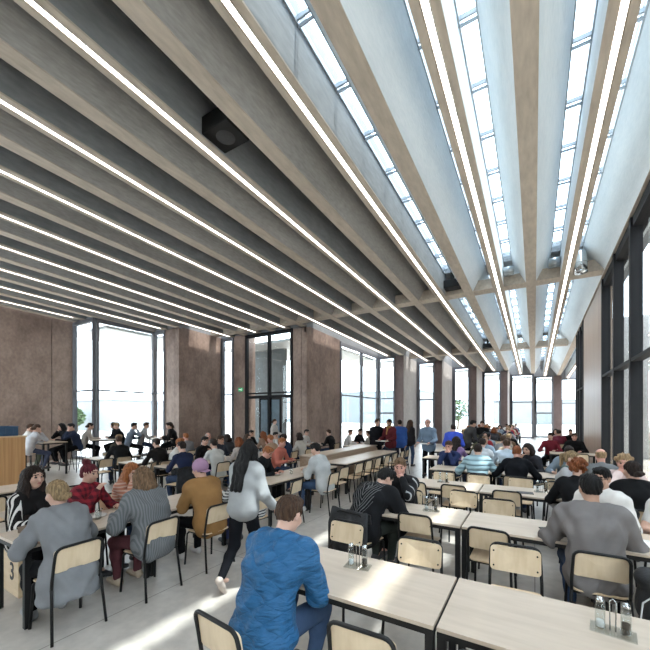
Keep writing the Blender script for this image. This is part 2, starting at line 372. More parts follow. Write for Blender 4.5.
# vestibule behind the glazing between the two brown piers
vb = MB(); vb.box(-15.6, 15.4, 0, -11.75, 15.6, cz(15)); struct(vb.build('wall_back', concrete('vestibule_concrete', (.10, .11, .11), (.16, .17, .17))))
dr = MB().box(-11.55, 13.09, 0, -11.45, 13.15, 2.73).box(-10.30, 13.09, 0, -10.20, 13.15, 2.73).box(-11.55, 13.09, 2.66, -10.20, 13.15, 2.73)
o = struct(dr.build('door_2', M_FRAME)); MB().box(-11.45, 13.1, .02, -10.30, 13.14, 2.66).build('leaf', mat('blue_grey_panel', (.20, .25, .31), .5, .2, 3), o)
MB().tube([(-11.33, 13.10, .95), (-11.33, 13.05, .96), (-11.33, 13.05, 1.25), (-11.33, 13.10, 1.26)], .014, 6).build('handle', M_CHROME, o)
# closing strips above the facade, between the beam ends
def fascia(x0, y0, x1, y1):
    z0 = cz(max(y0, y1))-.02; z1 = cz(min(y0, y1))+TOP+.35
    struct(MB().box(x0, y0, z0, x1, y1, z1).build('wall_back', M_DECK))
px_ = -17.6
for i, (sx, sy) in enumerate(STEPS):
    nx = STEPS[i+1][0] if i+1 < len(STEPS) else 5.2
    fascia(sx-.12, sy+.0, nx+.02, sy+.14)
    if i+1 < len(STEPS): fascia(nx-.14, sy+.0, nx-.02, STEPS[i+1][1]+.1)
# curtain wall of deep dark posts along the near side
XW = 1.82
def curtain(ys, y0, y1):
    f = MB()
    for y in ys:
        z = cz(y)-.02; f.box(XW-.14, y-.07, 0, XW+.06, y+.07, z)
    f.add([(XW-.13,y0,3.02),(XW+.05,y0,3.02),(XW+.05,y1,3.02),(XW-.13,y1,3.02),(XW-.13,y0,3.09),(XW+.05,y0,3.09),(XW+.05,y1,3.09),(XW-.13,y1,3.09)], [(0,3,2,1),(4,5,6,7),(0,1,5,4),(1,2,6,5),(2,3,7,6),(3,0,4,7)])
    f.box(XW-.08, y0, 0, XW+.10, y1, .15)
    f.prism_y([(XW-.10, -.22), (XW+.14, -.22), (XW+.14, -.0), (XW-.10, 0)], y0, y1, cz)
    o = struct(f.build(winname(), M_FRAME))
    MB().box(XW+.0, y0, .15, XW+.012, y1, cz(y1)-.1).build('pane', M_GLASS, o)
curtain([-4.6+1.75*k for k in range(11)], YB, 12.95)
curtain([17.5, 18.6, 19.4, 20.15], 17.4, 20.25)
M_BOARD = wood('panel_boards', (.27, .185, .13), (.37, .265, .195), (1, 7, .25), .4)
pb = MB()
for k in range(15):
    y = 12.97+k*.295; pb.box(XW-.12, y, 0, XW+.12, y+.288, cz(y)-.02)
struct(pb.build('wall_right', M_BOARD))
struct(MB().box(XW-.02, 20.25, 0, 5.2, 20.4, 6.3).build('wall_right', M_PIER))
struct(MB().box(5.0, 20.4, 0, 5.2, 38.2, 6.3).build('wall_right', M_PIER))
# high wall between the last beam and the top of the curtain wall
struct(MB().prism_y([(XW+.02, 0), (XW+.3, 0), (XW+.3, TOP+.3), (XW+.02, TOP+.3)], YB, 20.3, cz).build('wall_right', M_SKYLIT))
# ---------------------------------------------------------------- outside
M_GRND = mat('outside_paving', (.52, .51, .49), .9, .15, .4)
struct(MB().box(-140, 42, -.25, 60, 160, -.05).box(-140, -40, -.25, -18.2, 42, -.05).box(2.2, -40, -.25, 60, 42, -.05).build('ground', M_GRND))
struct(MB().box(-18.2, 7.75, -.1, 2.2, 42, -.04).build('pavement', M_GRND))
def canopy(x0, y0, x1, y1, z): return struct(MB().box(x0, y0, z, x1, y1, z+.12).build('roof_overhang', mat('canopy_white', (.50, .50, .49), .6, .05)))
canopy(-19.4, 8.3, -16.1, 13.2, 5.75); canopy(-15.8, 10.7, -15.05, 16, 5.7); canopy(-14.3, 14, -9.6, 19, 5.6)
canopy(-10.6, 16.5, -8.95, 25, 5.45); canopy(-8.6, 22, -7.6, 27, 5.4); canopy(-6.95, 25, -5.8, 30, 5.3); canopy(-5.25, 28.4, -4.1, 33, 5.25); canopy(-3.55, 31.6, -2.3, 36, 5.15)
canopy(-1.7, 34.2, -.2, 39, 5.05); canopy(.05, 36.2, 1.4, 41, 5.0)
M_SHEET = mat('sheet_cladding', (.20, .22, .235), .6, .04, 1, stretch=(8, 8, .3))
def building(name, label, x0, y0, x1, y1, h, m, cols=0, rows=0):
    t = thing(name, label, 'building', ((x0+x1)/2, (y0+y1)/2, -.05)); hx = abs(x1-x0)/2; hy = abs(y1-y0)/2
    MB().box(-hx, -hy, 0, hx, hy, h).build('wall', m, t); MB().box(-hx-.1, -hy-.1, h, hx+.1, hy+.1, h+.18).build('roof', M_FRAME2, t)
    for c in range(cols):
        for r in range(rows):
            y = -hy+(c+.5)*2*hy/cols; z = 1+(r+.1)*(h-1)/rows
            MB().box(hx, y-.7, z, hx+.03, y+.7, z+1.3).build('window', M_FRAME2, t)
            x = -hx+(c+.5)*2*hx/cols
            MB().box(x-.7, -hy-.03, z, x+.7, -hy, z+1.3).build('window', M_FRAME2, t)
    return t
building('warehouse', 'pale sheet-clad shed seen through the corner window', -58, 23.3, -44, 36, 3.75, M_SHEET)
building('office_block', 'grey office block beyond the tall windows of the end wall', -62, 78, -22, 92, 7.5, mat('office_render', (.14, .165, .185), .7, .1), 8, 2)
building('row_house', 'low pale building beyond the glass door', -8, 88, 26, 98, 5, mat('house_render', (.17, .18, .185), .7, .1), 7, 1)
# neighbouring building with horizontal sunshade blades, through the curtain wall
t = thing('louvred_building', 'neighbouring building with horizontal blades outside the glass side wall', 'building', (8.5, 12, -.05))
MB().box(0, -16, 0, 6, 16, 9.6).build('wall', mat('louvre_back', (.035, .047, .058), .5, .15, .6), t)
for k in range(18):
    MB().box(-.35, -16, .6+k*.5, -.02, 16, .68+k*.5).build('blade', mat('louvre_blade', (.10, .118, .13), .5, .05), t)
def tree(x, y, h, label, rs):
    rnd = random.Random(rs); t = thing('tree', label, 'tree', (x, y, -.05))
    MB().tube([(0, 0, 0), (.1, 0, h*.3), (0, .1, h*.6)], [.16, .12, .05], 7).build('trunk', mat('bark', (.12, .09, .07), .9), t)
    b = MB()
    for _ in range(900):
        v = Vector((rnd.gauss(0, 1), rnd.gauss(0, 1), rnd.gauss(0, 1))); v = v.normalized()*rnd.uniform(.55, 1)
        c = Vector((v.x*h*.34, v.y*h*.34, h*.62+v.z*h*.36)); s = rnd.uniform(.12, .26)
        q = Matrix.Rotation(rnd.uniform(0, 6), 3, 'Z') @ Matrix.Rotation(rnd.uniform(-1.2, 1.2), 3, 'X')
        b.add([c+q @ Vector(p) for p in ((-s, 0, 0), (0, -s*.6, .05), (s, 0, 0), (0, s*.6, .05))], [(0, 1, 2, 3)])
    b.build('foliage', mat('leaves', (.10, .15, .08), .8, .4, 2), t)
for k, (x, y, h, l) in enumerate(((-46, 20.4, 2.6, 'round green tree left of the pale shed outside'), (-49, 21.4, 3.0, 'tallest green tree beside the pale shed outside'), (-53, 21.9, 2.7, 'green tree behind the others beside the pale shed'), (-8.9, 50, 4.2, 'green tree outside the second narrow window of the end wall'))):
    tree(x, y, h, l, k)
# ---------------------------------------------------------------- figures: smooth fields of tapered limbs turned into one surface
def grow(prims, h, jitter=0, seed=0):
    """prims: ('c', a, b, ra, rb, k) tapered limbs, ('e', c, radii, rot, k) ellipsoids; op '-' carves. Returns verts, quads."""
    lo = np.array([1e9]*3); hi = -lo
    for p in prims:
        if p[0] == 'c':
            r = max(p[3], p[4])
            for q in (p[1], p[2]): lo = np.minimum(lo, np.array(q)-r); hi = np.maximum(hi, np.array(q)+r)
        elif p[0] == 'e':
            r = max(p[2]); lo = np.minimum(lo, np.array(p[1])-r); hi = np.maximum(hi, np.array(p[1])+r)
    lo = lo-3*h; hi = hi+3*h
    n = np.ceil((hi-lo)/h).astype(int)+1
    F = np.full(tuple(n), .2, np.float32)
    ax = [lo[i]+h*np.arange(n[i]) for i in range(3)]
    for p in prims:
        if p[0] in 'c':
            a, b, ra, rb, k = np.array(p[1]), np.array(p[2]), p[3], p[4], p[5]; m = max(ra, rb)+k+2*h
            bl = np.minimum(a, b)-m; bh = np.maximum(a, b)+m
        else:
            c = np.array(p[1]); m = max(p[2])+p[4]+2*h; bl = c-m; bh = c+m; k = p[4]
        i0 = np.clip(np.floor((bl-lo)/h).astype(int), 0, n); i1 = np.clip(np.ceil((bh-lo)/h).astype(int)+1, 0, n)
        if (i1 <= i0).any(): continue
        X, Y, Z = np.meshgrid(ax[0][i0[0]:i1[0]], ax[1][i0[1]:i1[1]], ax[2][i0[2]:i1[2]], indexing='ij')
        if p[0] == 'c':
            ab = b-a; L = float(ab @ ab)+1e-9
            t = np.clip(((X-a[0])*ab[0]+(Y-a[1])*ab[1]+(Z-a[2])*ab[2])/L, 0, 1)
            D = np.sqrt((X-a[0]-t*ab[0])**2+(Y-a[1]-t*ab[1])**2+(Z-a[2]-t*ab[2])**2)-(ra+(rb-ra)*t)
        else:
            Rm = np.array(p[3]) if p[3] is not None else np.eye(3); q = [X-c[0], Y-c[1], Z-c[2]]
            lx = [(Rm[0][i]*q[0]+Rm[1][i]*q[1]+Rm[2][i]*q[2]) for i in range(3)]
            k0 = np.sqrt(sum((lx[i]/p[2][i])**2 for i in range(3))); k1 = np.sqrt(sum((lx[i]/p[2][i]**2)**2 for i in range(3)))+1e-9
            D = k0*(k0-1)/k1
        S = F[i0[0]:i1[0], i0[1]:i1[1], i0[2]:i1[2]]
        if p[0] == 'x': S[...] = np.maximum(S, -D)
        else:
            hh = np.maximum(k-np.abs(S-D), 0)/max(k, 1e-6); S[...] = np.minimum(S, D)-hh*hh*k*.25
    F[0] = F[-1] = .2; F[:, 0] = F[:, -1] = .2; F[:, :, 0] = F[:, :, -1] = .2
    ins = F < 0
    c8 = [(i, j, k) for i in (0, 1) for j in (0, 1) for k in (0, 1)]
    sl = lambda o: tuple(slice(o[i], F.shape[i]-1+o[i]) for i in range(3))
    cnt = sum(ins[sl(o)].astype(np.int8) for o in c8); act = (cnt > 0) & (cnt < 8)
    idx = np.full(act.shape, -1, np.int64); cells = np.argwhere(act); idx[act] = np.arange(len(cells))
    acc = np.zeros((len(cells), 3)); w = np.zeros(len(cells))
    val = {o: F[sl(o)][act] for o in c8}
    for o in c8:
        for d in range(3):
            if o[d]: continue
            o2 = tuple(o[i]+(i == d) for i in range(3)); f0, f1 = val[o], val[o2]; cr = (f0 < 0) != (f1 < 0)
            t = np.where(cr, f0/np.where(cr, f0-f1, 1), 0)
            for i in range(3): acc[:, i] += np.where(cr, o[i]+(t if i == d else 0), 0)
            w += cr
    V = lo+h*(cells+acc/w[:, None]); quads = []
    for d in range(3):
        e1, e2 = [(1, 2), (2, 0), (0, 1)][d]
        s0 = [slice(None)]*3; s1 = [slice(None)]*3; s0[d] = slice(0, -1); s1[d] = slice(1, None)
        A = ins[tuple(s0)]; B = ins[tuple(s1)]; ch = np.argwhere(A != B)
        ch = ch[(ch[:, e1] > 0) & (ch[:, e2] > 0) & (ch[:, e1] < F.shape[e1]-1) & (ch[:, e2] < F.shape[e2]-1)]
        if not len(ch): continue
        def at(da, db):
            q = ch.copy(); q[:, e1] += da; q[:, e2] += db; return idx[q[:, 0], q[:, 1], q[:, 2]]
        Q = np.stack([at(-1, -1), at(0, -1), at(0, 0), at(-1, 0)], 1)
        flip = B[ch[:, 0], ch[:, 1], ch[:, 2]]; Q[flip] = Q[flip][:, ::-1]; quads.append(Q)
    Q = np.concatenate(quads); Q = Q[(Q >= 0).all(1)]
    if jitter:                                      # cloth folds: push the surface in and out along a smooth wave field
        rs = np.random.RandomState(seed); ph = rs.rand(6)*6
        N = np.zeros_like(V); fn = np.cross(V[Q[:, 2]]-V[Q[:, 0]], V[Q[:, 3]]-V[Q[:, 1]])
        for j in range(4): np.add.at(N, Q[:, j], fn)
        N /= np.linalg.norm(N, axis=1)[:, None]+1e-9
        x, y, z = V.T
        wv = np.sin(31*z+7*np.sin(9*x+ph[0])+5*y+ph[1])*.6+np.sin(23*x+17*z+6*np.sin(11*y+ph[2])+ph[3])*.5+np.sin(19*y-27*z+4*np.sin(13*x)+ph[4])*.4
        V = V+N*(wv*jitter)[:, None]
    return V, Q
def field_mesh(name, prims, h, mats, jitter=0, seed=0, paint=None, extra=None, strand=None):
    V, Q = grow(prims, h, jitter, seed)
    if strand:                                      # locks of hair: grooves that run down from the crown
        c = np.array(strand[0]); D = V-c; an = np.arctan2(D[:, 1], D[:, 0]); w = np.sin(17*an+seed+3*np.sin(9*D[:, 2]*3))+.6*np.sin(31*an+2*seed+14*D[:, 2]); D[:, 2] *= .4
        V = V+D/(np.linalg.norm(D, axis=1)[:, None]+1e-6)*(w*strand[1])[:, None]
    vs = V.tolist(); fs = Q.tolist(); mi = np.zeros(len(Q), int)
    if paint:
        C = V[Q].mean(1)
        for slot, c, rad, Rm in paint:
            L = (C-np.array(c)) @ np.array(Rm); mi[((L/np.array(rad))**2).sum(1) < 1] = slot
    mi = mi.tolist()
    if extra:
        o = len(vs); vs += [tuple(p) for p in extra.v]; fs += [[i+o for i in f] for f in extra.f]; mi += [0]*len(extra.f)
    me = bpy.data.meshes.new(name); me.from_pydata(vs, [], fs)
    for m in mats: me.materials.append(m)
    me.polygons.foreach_set('material_index', mi); me.polygons.foreach_set('use_smooth', [True]*len(fs)); me.update()
    return me
def ik(a, t, l1, l2, pole):
    a = Vector(a); t = Vector(t); dv = t-a; dl = min(dv.length, (l1+l2)*.995); dv.normalize()
    x = (l1*l1-l2*l2+dl*dl)/(2*dl); hgt = math.sqrt(max(l1*l1-x*x, 0)); p = Vector(pole); p = (p-dv*p.dot(dv)).normalized()
    return a+dv*x+p*hgt, a+dv*dl
SKINS = {'fair': (.54, .33, .25), 'pale': (.60, .40, .32), 'tan': (.42, .24, .165), 'rosy': (.54, .28, .215), 'brown': (.20, .11, .075)}
HAIRC = {'black': (.008, .007, .007), 'dark': (.020, .012, .009), 'brown': (.055, .029, .017), 'light': (.15, .09, .05), 'blond': (.27, .185, .10), 'auburn': (.19, .06, .022), 'burgundy': (.10, .012, .02), 'grey': (.30, .28, .26), 'ginger': (.30, .11, .04), 'sandy': (.30, .20, .11)}
PN = [0]
def skel(pose='sit', sc=1.0, lean=12, hands='table', yaw=0, pitch=10, twist=0, fem=False, seat=.45, hipy=-.04, bend=1.0):
    J = {}; s = sc
    sit = pose in ('sit', 'stool')
    hz = (seat+.095) if sit else .935*s
    p0 = Vector((0, hipy if sit else 0, hz)); D = lambda dg: Vector((0, math.sin(R(dg)), math.cos(R(dg))))
    a, b, c = lean*.55, lean*.95, lean*1.25*bend
    w1 = p0+D(a)*.16*s; w2 = w1+D(b)*.19*s; nb = w2+D(c)*.18*s
    J['p'], J['w1'], J['w2'], J['nb'] = p0, w1, w2, nb
    tw = Matrix.Rotation(R(twist), 3, 'Z'); sw = (.158 if fem else .182)*s
    sh = nb-D(c)*.055*s
    reach = .03 if hands not in ('down', 'walk') else 0
    for k, sx in (('L', -1), ('R', 1)): J['s'+k] = sh+tw @ Vector((sx*sw, reach, -.022))
    # head
    RH = Matrix.Rotation(R(yaw), 3, 'Z') @ Matrix.Rotation(R(-pitch), 3, 'X')
    J['RH'] = RH; J['hb'] = nb+D(c*.6)*.065*s; J['h'] = J['hb']+RH @ Vector((0, .022, .105))*s
    # hands
    tz = .775
    H = {'table': ((-.17, .36, tz), (.17, .36, tz)), 'phone': ((-.06, .34, tz+.10), (.08, .33, tz+.08)), 'eat': ((-.16, .36, tz), (.07, .30, 1.0)),
         'face': ((-.18, .34, tz), None), 'facel': (None, (.16, .36, tz)), 'both': (None, None), 'lap': ((-.10, .22, .62), (.10, .24, .62)), 'clasp': ((-.04, .36, tz+.03), (.05, .36, tz+.03)),
         'wide': ((-.34, .34, tz), (.30, .36, tz)), 'down': ((-.215*s, .07, .78*s), (.215*s, .07, .78*s)), 'tray': ((-.20, .34, 1.06*s), (.20, .34, 1.06*s)), 'walk': ((-.23, .16, .84*s), (.24, .24, .94*s)), 'reach': ((-.24, .40, .95), (.20, .45, 1.0))}[hands]
    if pose == 'stool': H = tuple(None if q is None else (q[0], q[1], q[2]+.31) for q in H)
    mouth = J['h']+RH @ Vector((0, .115, -.085))*s
    for i, (k, sx) in enumerate((('L', -1), ('R', 1))):
        t = H[i]; t = mouth+Vector((sx*.055, .01, -.05)) if t is None else Vector(t)
        if H[i] is not None and sit and hands not in ('lap',): t = Vector((t.x, t.y+max(0, nb.y-.05)*.6, t.z))
        pole = (sx*.8, -.35, -.9) if sit else (sx*.35, -1, -.2)
        J['e'+k], J['a'+k] = ik(J['s'+k], t, .285*s, .25*s, pole)
    # legs
    hw = .09*s
    for k, sx in (('L', -1), ('R', 1)):
        hp = p0+Vector((sx*hw, .02 if sit else 0, -.005))
        if pose == 'sit': an = Vector((sx*.12, .40, .085))
        elif pose == 'tuck': an = Vector((sx*.1, .1, .09))
        elif pose == 'stool': an = Vector((sx*.12, .30, .33))
        elif pose == 'walk': an = Vector((sx*.05, .24, .085)) if k == 'R' else Vector((sx*.06, -.30, .17))
        else: an = Vector((sx*.11, -.02+.05*sx, .085))
        J['k'+k], J['n'+k] = ik(hp, an, .44*s, .415*s, (sx*.15, 1, .5 if sit else 0)); J['hp'+k] = hp
    J['s_'] = s; return J
def fingers(b, J, k, rs, n=5):
    """four bent fingers and a side thumb rooted in the palm"""
    s = J['s_']; a = J['a'+k]; f = (a-J['e'+k]).normalized(); sx = -1 if k == 'L' else 1
    nrm = Vector((0, 0, -1)); nrm = nrm-f*nrm.dot(f); nrm = nrm.normalized() if nrm.length > .2 else Vector((-sx, 0, 0)); side = f.cross(nrm)*1.0
    if side.dot(Vector((-sx, 0, 0))) < 0: side = -side       # thumb side looks inward
    pe = a+f*.085*s
    for i, L in enumerate((.068, .076, .071, .056)):
        o = pe+side*(.030-.020*i)*s; d1 = f; pts = [o-f*.03*s, o]
        for j, (ln, cu) in enumerate(((.42, 22), (.32, 30), (.26, 28))):
            cu = cu*rs; d1 = (d1*math.cos(R(cu))+nrm*math.sin(R(cu))).normalized(); pts.append(pts[-1]+d1*L*s*ln)
        b.tube(pts, [.0095*s, .0095*s, .0088*s, .0078*s, .0055*s], n)
    t0 = a+f*.03*s+side*.022*s; d = (f*.6+side*.75+nrm*.25).normalized(); d2 = (f*.95+side*.1+nrm*.3).normalized()
    b.tube([t0-d*.015*s, t0+d*.03*s, t0+d*.03*s+d2*.026*s, t0+d*.03*s+d2*.045*s], [.012*s, .0115*s, .010*s, .006*s], n)
    return pe
def torso(J, o, fem=False, k=.05, belly=0, hem=0):
    s = J['s_']; P = []; X = Vector((1, 0, 0))
    lv = [(J['p'], .072*s, .098*s), (J['w1'], .055*s, (.082+belly)*s), (J['w2'], .070*s, (.094 if not fem else .088)*s)]
    for (a, da, ra), (b, db, rb) in zip(lv, lv[1:]):
        for sx in (-1, 1): P.append(('c', a+X*sx*da, b+X*sx*db, ra+o, rb+o, k))
        if o: P.append(('c', a, b, ra+o, rb+o, k))
    for kk, sx in (('L', -1), ('R', 1)):
        P.append(('c', J['w2']+X*sx*.065*s, J['s'+kk]*.72+J['nb']*.28, .088*s+o, .058*s+o, k))
        P.append(('c', J['nb']+Vector((0, 0, -.035)), J['s'+kk], .050*s+o, .052*s+o, k))
    if o: P.append(('c', J['w2'], J['nb']+Vector((0, 0, -.06)), .09*s+o, .06*s+o, k))
    if fem: 
        for sx in (-1, 1): P.append(('e', J['w2']+Vector((sx*.07, .085+o, .0))*s, (.06+o*.4,)*3, None, .04))
    return P
def arms(J, o, k=.025, upto=1.0, fat=1.0):
    P = []; s = J['s_']
    for kk in 'LR':
        a, e, w = J['s'+kk], J['e'+kk], J['a'+kk]
        P.append(('c', a, e, .050*s*fat+o, .040*s*fat+o, k)); P.append(('c', e, e+(w-e)*upto, .039*s*fat+o, .028*s*fat+o, k))
    return P
def legs(J, o, k=.03, upto=1.0, fat=1.0):
    P = []; s = J['s_']
    for kk in 'LR':
        h, n, a = J['hp'+kk], J['k'+kk], J['n'+kk]
        P.append(('c', h, n, .082*s*fat+o, .058*s*fat+o, k)); P.append(('c', n, n+(a-n)*upto, .055*s*fat+o, .036*s*fat+o, k))
        q = n+(a-n)*.35; P.append(('c', q+(q-n).cross(Vector((1, 0, 0))).normalized()*.012, q, .05*s*fat+o, .05*s*fat+o, k))
    return P
def headparts(J, h):
    s = J['s_']; RH = J['RH']; c = J['h']; g = lambda x, y, z: c+RH @ Vector((x, y, z))*s
    P = [('e', g(0, -.012, .028), (.076*s, .094*s, .088*s), RH, .02), ('e', g(0, .020, -.030), (.062*s, .074*s, .086*s), RH, .025),
         ('e', g(0, .040, -.082), (.040*s, .046*s, .034*s), RH, .025),
         ('c', J['nb']+Vector((0, -.005, -.02)), g(0, -.018, -.06), .056*s, .054*s, .02)]
    P += [('c', g(0, .090, .012), g(0, .112, -.028), .009*s, .014*s, .012), ('e', g(0, .088, -.058), (.024*s, .014*s, .011*s), RH, .008)]
    for sx in (-1, 1):
        P.append(('e', g(sx*.074, -.008, -.008), (.012*s, .022*s, .032*s), RH, .006)); P.append(('c', g(sx*.012, .086, .036), g(sx*.045, .074, .034), .010*s, .009*s, .012))
        P.append(('e', g(sx*.044, .060, -.028), (.026*s, .026*s, .026*s), RH, .02))
    P += [('x', g(sx*.031, .098, .010), (.017*s, .014*s, .010*s), RH, 0) for sx in (-1, 1)]
    pt = []
    for sx in (-1, 1):
        pt.append((1, g(sx*.031, .082, .010), (.015*s, .03*s, .0075*s), RH)); pt.append((2, g(sx*.032, .088, .036), (.024*s, .03*s, .0065*s), RH))
    pt.append((3, g(0, .095, -.058), (.025*s, .03*s, .009*s), RH))
    return P, pt
def hairparts(J, style, h, rnd, loose=.02):
    s = J['s_']; RH = J['RH']; c = J['h']; g = lambda x, y, z: c+RH @ Vector((x, y, z))*s
    P = [('e', g(0, -.016, .034), (.082*s, .100*s, .094*s), RH, .01)]
    face = [('x', g(0, .115, -.035), (.078*s, .085*s, .108*s), RH, 0)]
    if style in ('short', 'beard', 'bald'):
        P.append(('e', g(0, -.048, .0), (.067*s, .050*s, .076*s), RH, .02))
        if style == 'short': P.append(('e', g(0, .035, .098), (.062*s, .055*s, .032*s), RH, .02))
        face += [('x', g(0, -.02, -.135), (.13*s, .16*s, .085*s), RH, 0)] + [('x', g(sx*.085, .0, -.02), (.03*s, .03*s, .04*s), RH, 0) for sx in (-1, 1)] + [('x', g(sx*.098, -.035, -.045), (.036*s, .07*s, .05*s), RH, 0) for sx in (-1, 1)]
    if style == 'beard':
        face = [('x', g(0, .115, -.005), (.078*s, .085*s, .072*s), RH, 0)]; P.append(('e', g(0, .042, -.082), (.052*s, .058*s, .048*s), RH, .02))
        P.append(('c', g(.07, .01, -.03), g(.04, .05, -.09), .016*s, .02*s, .02)); P.append(('c', g(-.07, .01, -.03), g(-.04, .05, -.09), .016*s, .02*s, .02))
    if style in ('long', 'bob', 'tails', 'verylong'):
        dn = {'long': -.34, 'bob': -.13, 'tails': -.2, 'verylong': -.46}[style]; up = c+Vector((0, 0, 0))
        for x, y in ((-.066, -.02), (-.05, -.075), (0, -.092), (.05, -.075), (.066, -.02), (-.07, .02), (.07, .02)):
            a = g(x, y, .02); m = g(x*1.08, y-.01, -.10); e = m+Vector((x*.25, -.015 if y < 0 else .03, (dn+.10)*s))
            if style == 'bob': e = g(x*1.05, y*.9, dn)
            if style != 'bob' and y < -.05:
                zt = c.z+(dn+.02)*s; wb_ = J['w2']; m = Vector((x*1.1, min(J['nb'].y-.075-loose, m.y), J['nb'].z)); e = Vector((x*1.15, wb_.y-.105-loose-.02*(style == 'verylong'), zt))
            P.append(('c', a, m, .034*s, .038*s, .03)); P.append(('c', m, e, .038*s, (.026 if style != 'bob' else .036)*s, .03))
        for _ in range(7):
            x = rnd.uniform(-.06, .06); P.append(('c', g(x, -.09, .06), g(x*1.2, -.10, -.07), .016*s, .014*s, .006))
    if style in ('bun', 'topknot', 'pony'):
        P.append(('e', g(0, -.06, -.02), (.07*s, .05*s, .075*s), RH, .02)); face.append(('x', g(0, .0, -.14), (.13*s, .12*s, .085*s), RH, 0))
        if style == 'bun': P += [('e', g(0, -.125, -.045), (.045*s, .038*s, .036*s), RH, .012), ('c', g(-.03, -.12, -.06), g(.035, -.13, -.035), .026*s, .024*s, .01)]
        if style == 'topknot': P += [('e', g(.0, -.07, .135), (.055*s, .05*s, .045*s), RH, .015), ('e', g(.03, -.045, .15), (.035*s, .03*s, .03*s), RH, .012)]
        if style == 'pony': P += [('c', g(0, -.10, .05), g(0, -.155, .02), .028*s, .034*s, .015), ('c', g(0, -.155, .02), g(0, -.15, -.17), .036*s, .016*s, .02)]
    if style == 'curly':
        for _ in range(46):
            v = Vector((rnd.gauss(0, 1), rnd.gauss(0, 1), rnd.gauss(0, 1))).normalized(); q = g(v.x*.088, v.y*.10-.02, v.z*.098+.03)
            if v.y > .45 and v.z < .35: continue
            r = rnd.uniform(.022, .034)*s; P.append(('e', q, (r, r, r), None, .006))
    if style == 'bald': face.append(('x', g(0, -.02, .12), (.085*s, .11*s, .10*s), RH, 0))
    return P+face
def person(x, y, face, label, top=('grey_jersey', (.3, .3, .3)), legc=(.03, .035, .05), hair='short', hc='dark', skin='fair', q=1, pose='sit', loc_z=0, group=None,
           hat=None, hood=False, fat=1.0, loose=.018, long_hem=0, crop=0, jitter=.004, shoes=(.05, .05, .055), sleeves=1.0, scarf=None, glasses=False, curl=1.0, topmat=None, collar=None, strap=None, **kw):
    """q: 0 close to the lens, 1 middle distance, 2 far"""
    PN[0] += 1; rnd = random.Random(PN[0]*7+3); h = (.0115, .017, .026)[q]
    J = skel(pose=pose, **kw); s = J['s_']; fem = kw.get('fem', False)
    sk = mat('skin_'+skin, SKINS[skin], .5, .06, 20); ey = mat('eye_dark', (.02, .015, .013), .3); hm = mat('hair_'+hc, HAIRC[hc], .6, .55, 7, .8, 30, spec=.22, stretch=(9, 9, 1.2)); lp = mat('lips', (.42, .17, .15), .5)
    P, pt = headparts(J, h); ex = MB()
    P = torso(J, 0, fem)+arms(J, 0)+legs(J, 0)+P
    for k in 'LR':
        f = (J['a'+k]-J['e'+k]).normalized(); sx = -1 if k == 'L' else 1
        sd = f.cross(Vector((0, 0, 1))); sd = sd.normalized() if sd.length > .1 else Vector((1, 0, 0)); a = J['a'+k]
        for e in (-.5, .5): P.append(('c', a, a+f*.085*s+sd*e*.040*s, .021*s, .018*s, .015))
        if q < 2: fingers(ex, J, k, curl, 6 if q == 0 else 4)
        else: P.append(('c', a+f*.07*s, a+f*.15*s, .018*s, .012*s, .02))
        n = J['n'+k]; P.append(('c', n, n+Vector((0, .10, -.045)), .036*s, .026*s, .02))
    body = link('person', field_mesh('person', P, h, [sk, ey, hm, lp], paint=pt, extra=ex))
    body.location = (x, y, loc_z); body.rotation_euler = (0, 0, R(face)); tag(body, label, 'person', group)
    # clothes
    tn, tc = top; tm = topmat or mat('cloth_'+tn, tc, .85, .14, 5, .35, 180)
    T = torso(J, loose, fem)+arms(J, loose*.75, upto=.98*sleeves if sleeves > .3 else 1, fat=fat)
    if sleeves <= .3: T = torso(J, loose, fem)+[('c', J['s'+k], J['s'+k]+(J['e'+k]-J['s'+k])*.6, .06*s, .056*s, .03) for k in 'LR']
    sit = pose in ('sit', 'stool')
    hemz = Vector((0, -.02, -.05)) if sit else Vector((0, 0, -.08))
    for sx in (-1, 1) if not crop else (): T.append(('c', J['p']+Vector((sx*.07, 0, 0)), J['p']+hemz+Vector((sx*.075, 0, 0)), .105*s+loose, .098*s+loose, .05))
    if long_hem:
        for i in range(9):
            an = PI*(i/8); cx, cy = math.cos(an), -abs(math.sin(an))
            T.append(('c', J['p']+Vector((cx*.13, .02+cy*.08, 0)), J['p']+Vector((cx*.21, .04+cy*.19, -long_hem*(.9+.1*math.sin(3*an)))), .075, .045, .07))
    nk = J['nb']
    if hood:
        T += [('c', nk+Vector((-.07, -.045, .0)), nk+Vector((.07, -.045, .0)), .045, .045, .03), ('c', nk+Vector((0, -.075, -.01)), nk+Vector((0, -.10, -.10)), .06, .05, .03), ('c', nk+Vector((-.07, -.03, 0)), nk+Vector((-.03, .06, -.03)), .035, .03, .03), ('c', nk+Vector((.07, -.03, 0)), nk+Vector((.03, .06, -.03)), .035, .03, .03)]
    else: T.append(('c', nk+Vector((0, 0, -.03)), nk+(J['hb']-nk)*.25, .066*s+loose*.3, .062*s, .03))
    link('top', field_mesh('top', T, h*1.15, [tm], jitter if q < 2 else jitter*.8, PN[0]), body)
    pm = mat('trousers_%d_%d_%d' % tuple(int(c*255) for c in legc), legc, .85, .2, 7, .25, 150)
    L = legs(J, .010, upto=.97)+[('c', J['p']+Vector((sx*.07, 0, .03)), J['p']+Vector((sx*.075, .01, -.02)), .098*s+.008, .098*s+.008, .04) for sx in (-1, 1)]
    link('trousers', field_mesh('trousers', L, h*1.25, [pm], .003, PN[0]+50), body)
    sm = mat('shoe_%d_%d_%d' % tuple(int(c*255) for c in shoes), shoes, .6, .1)
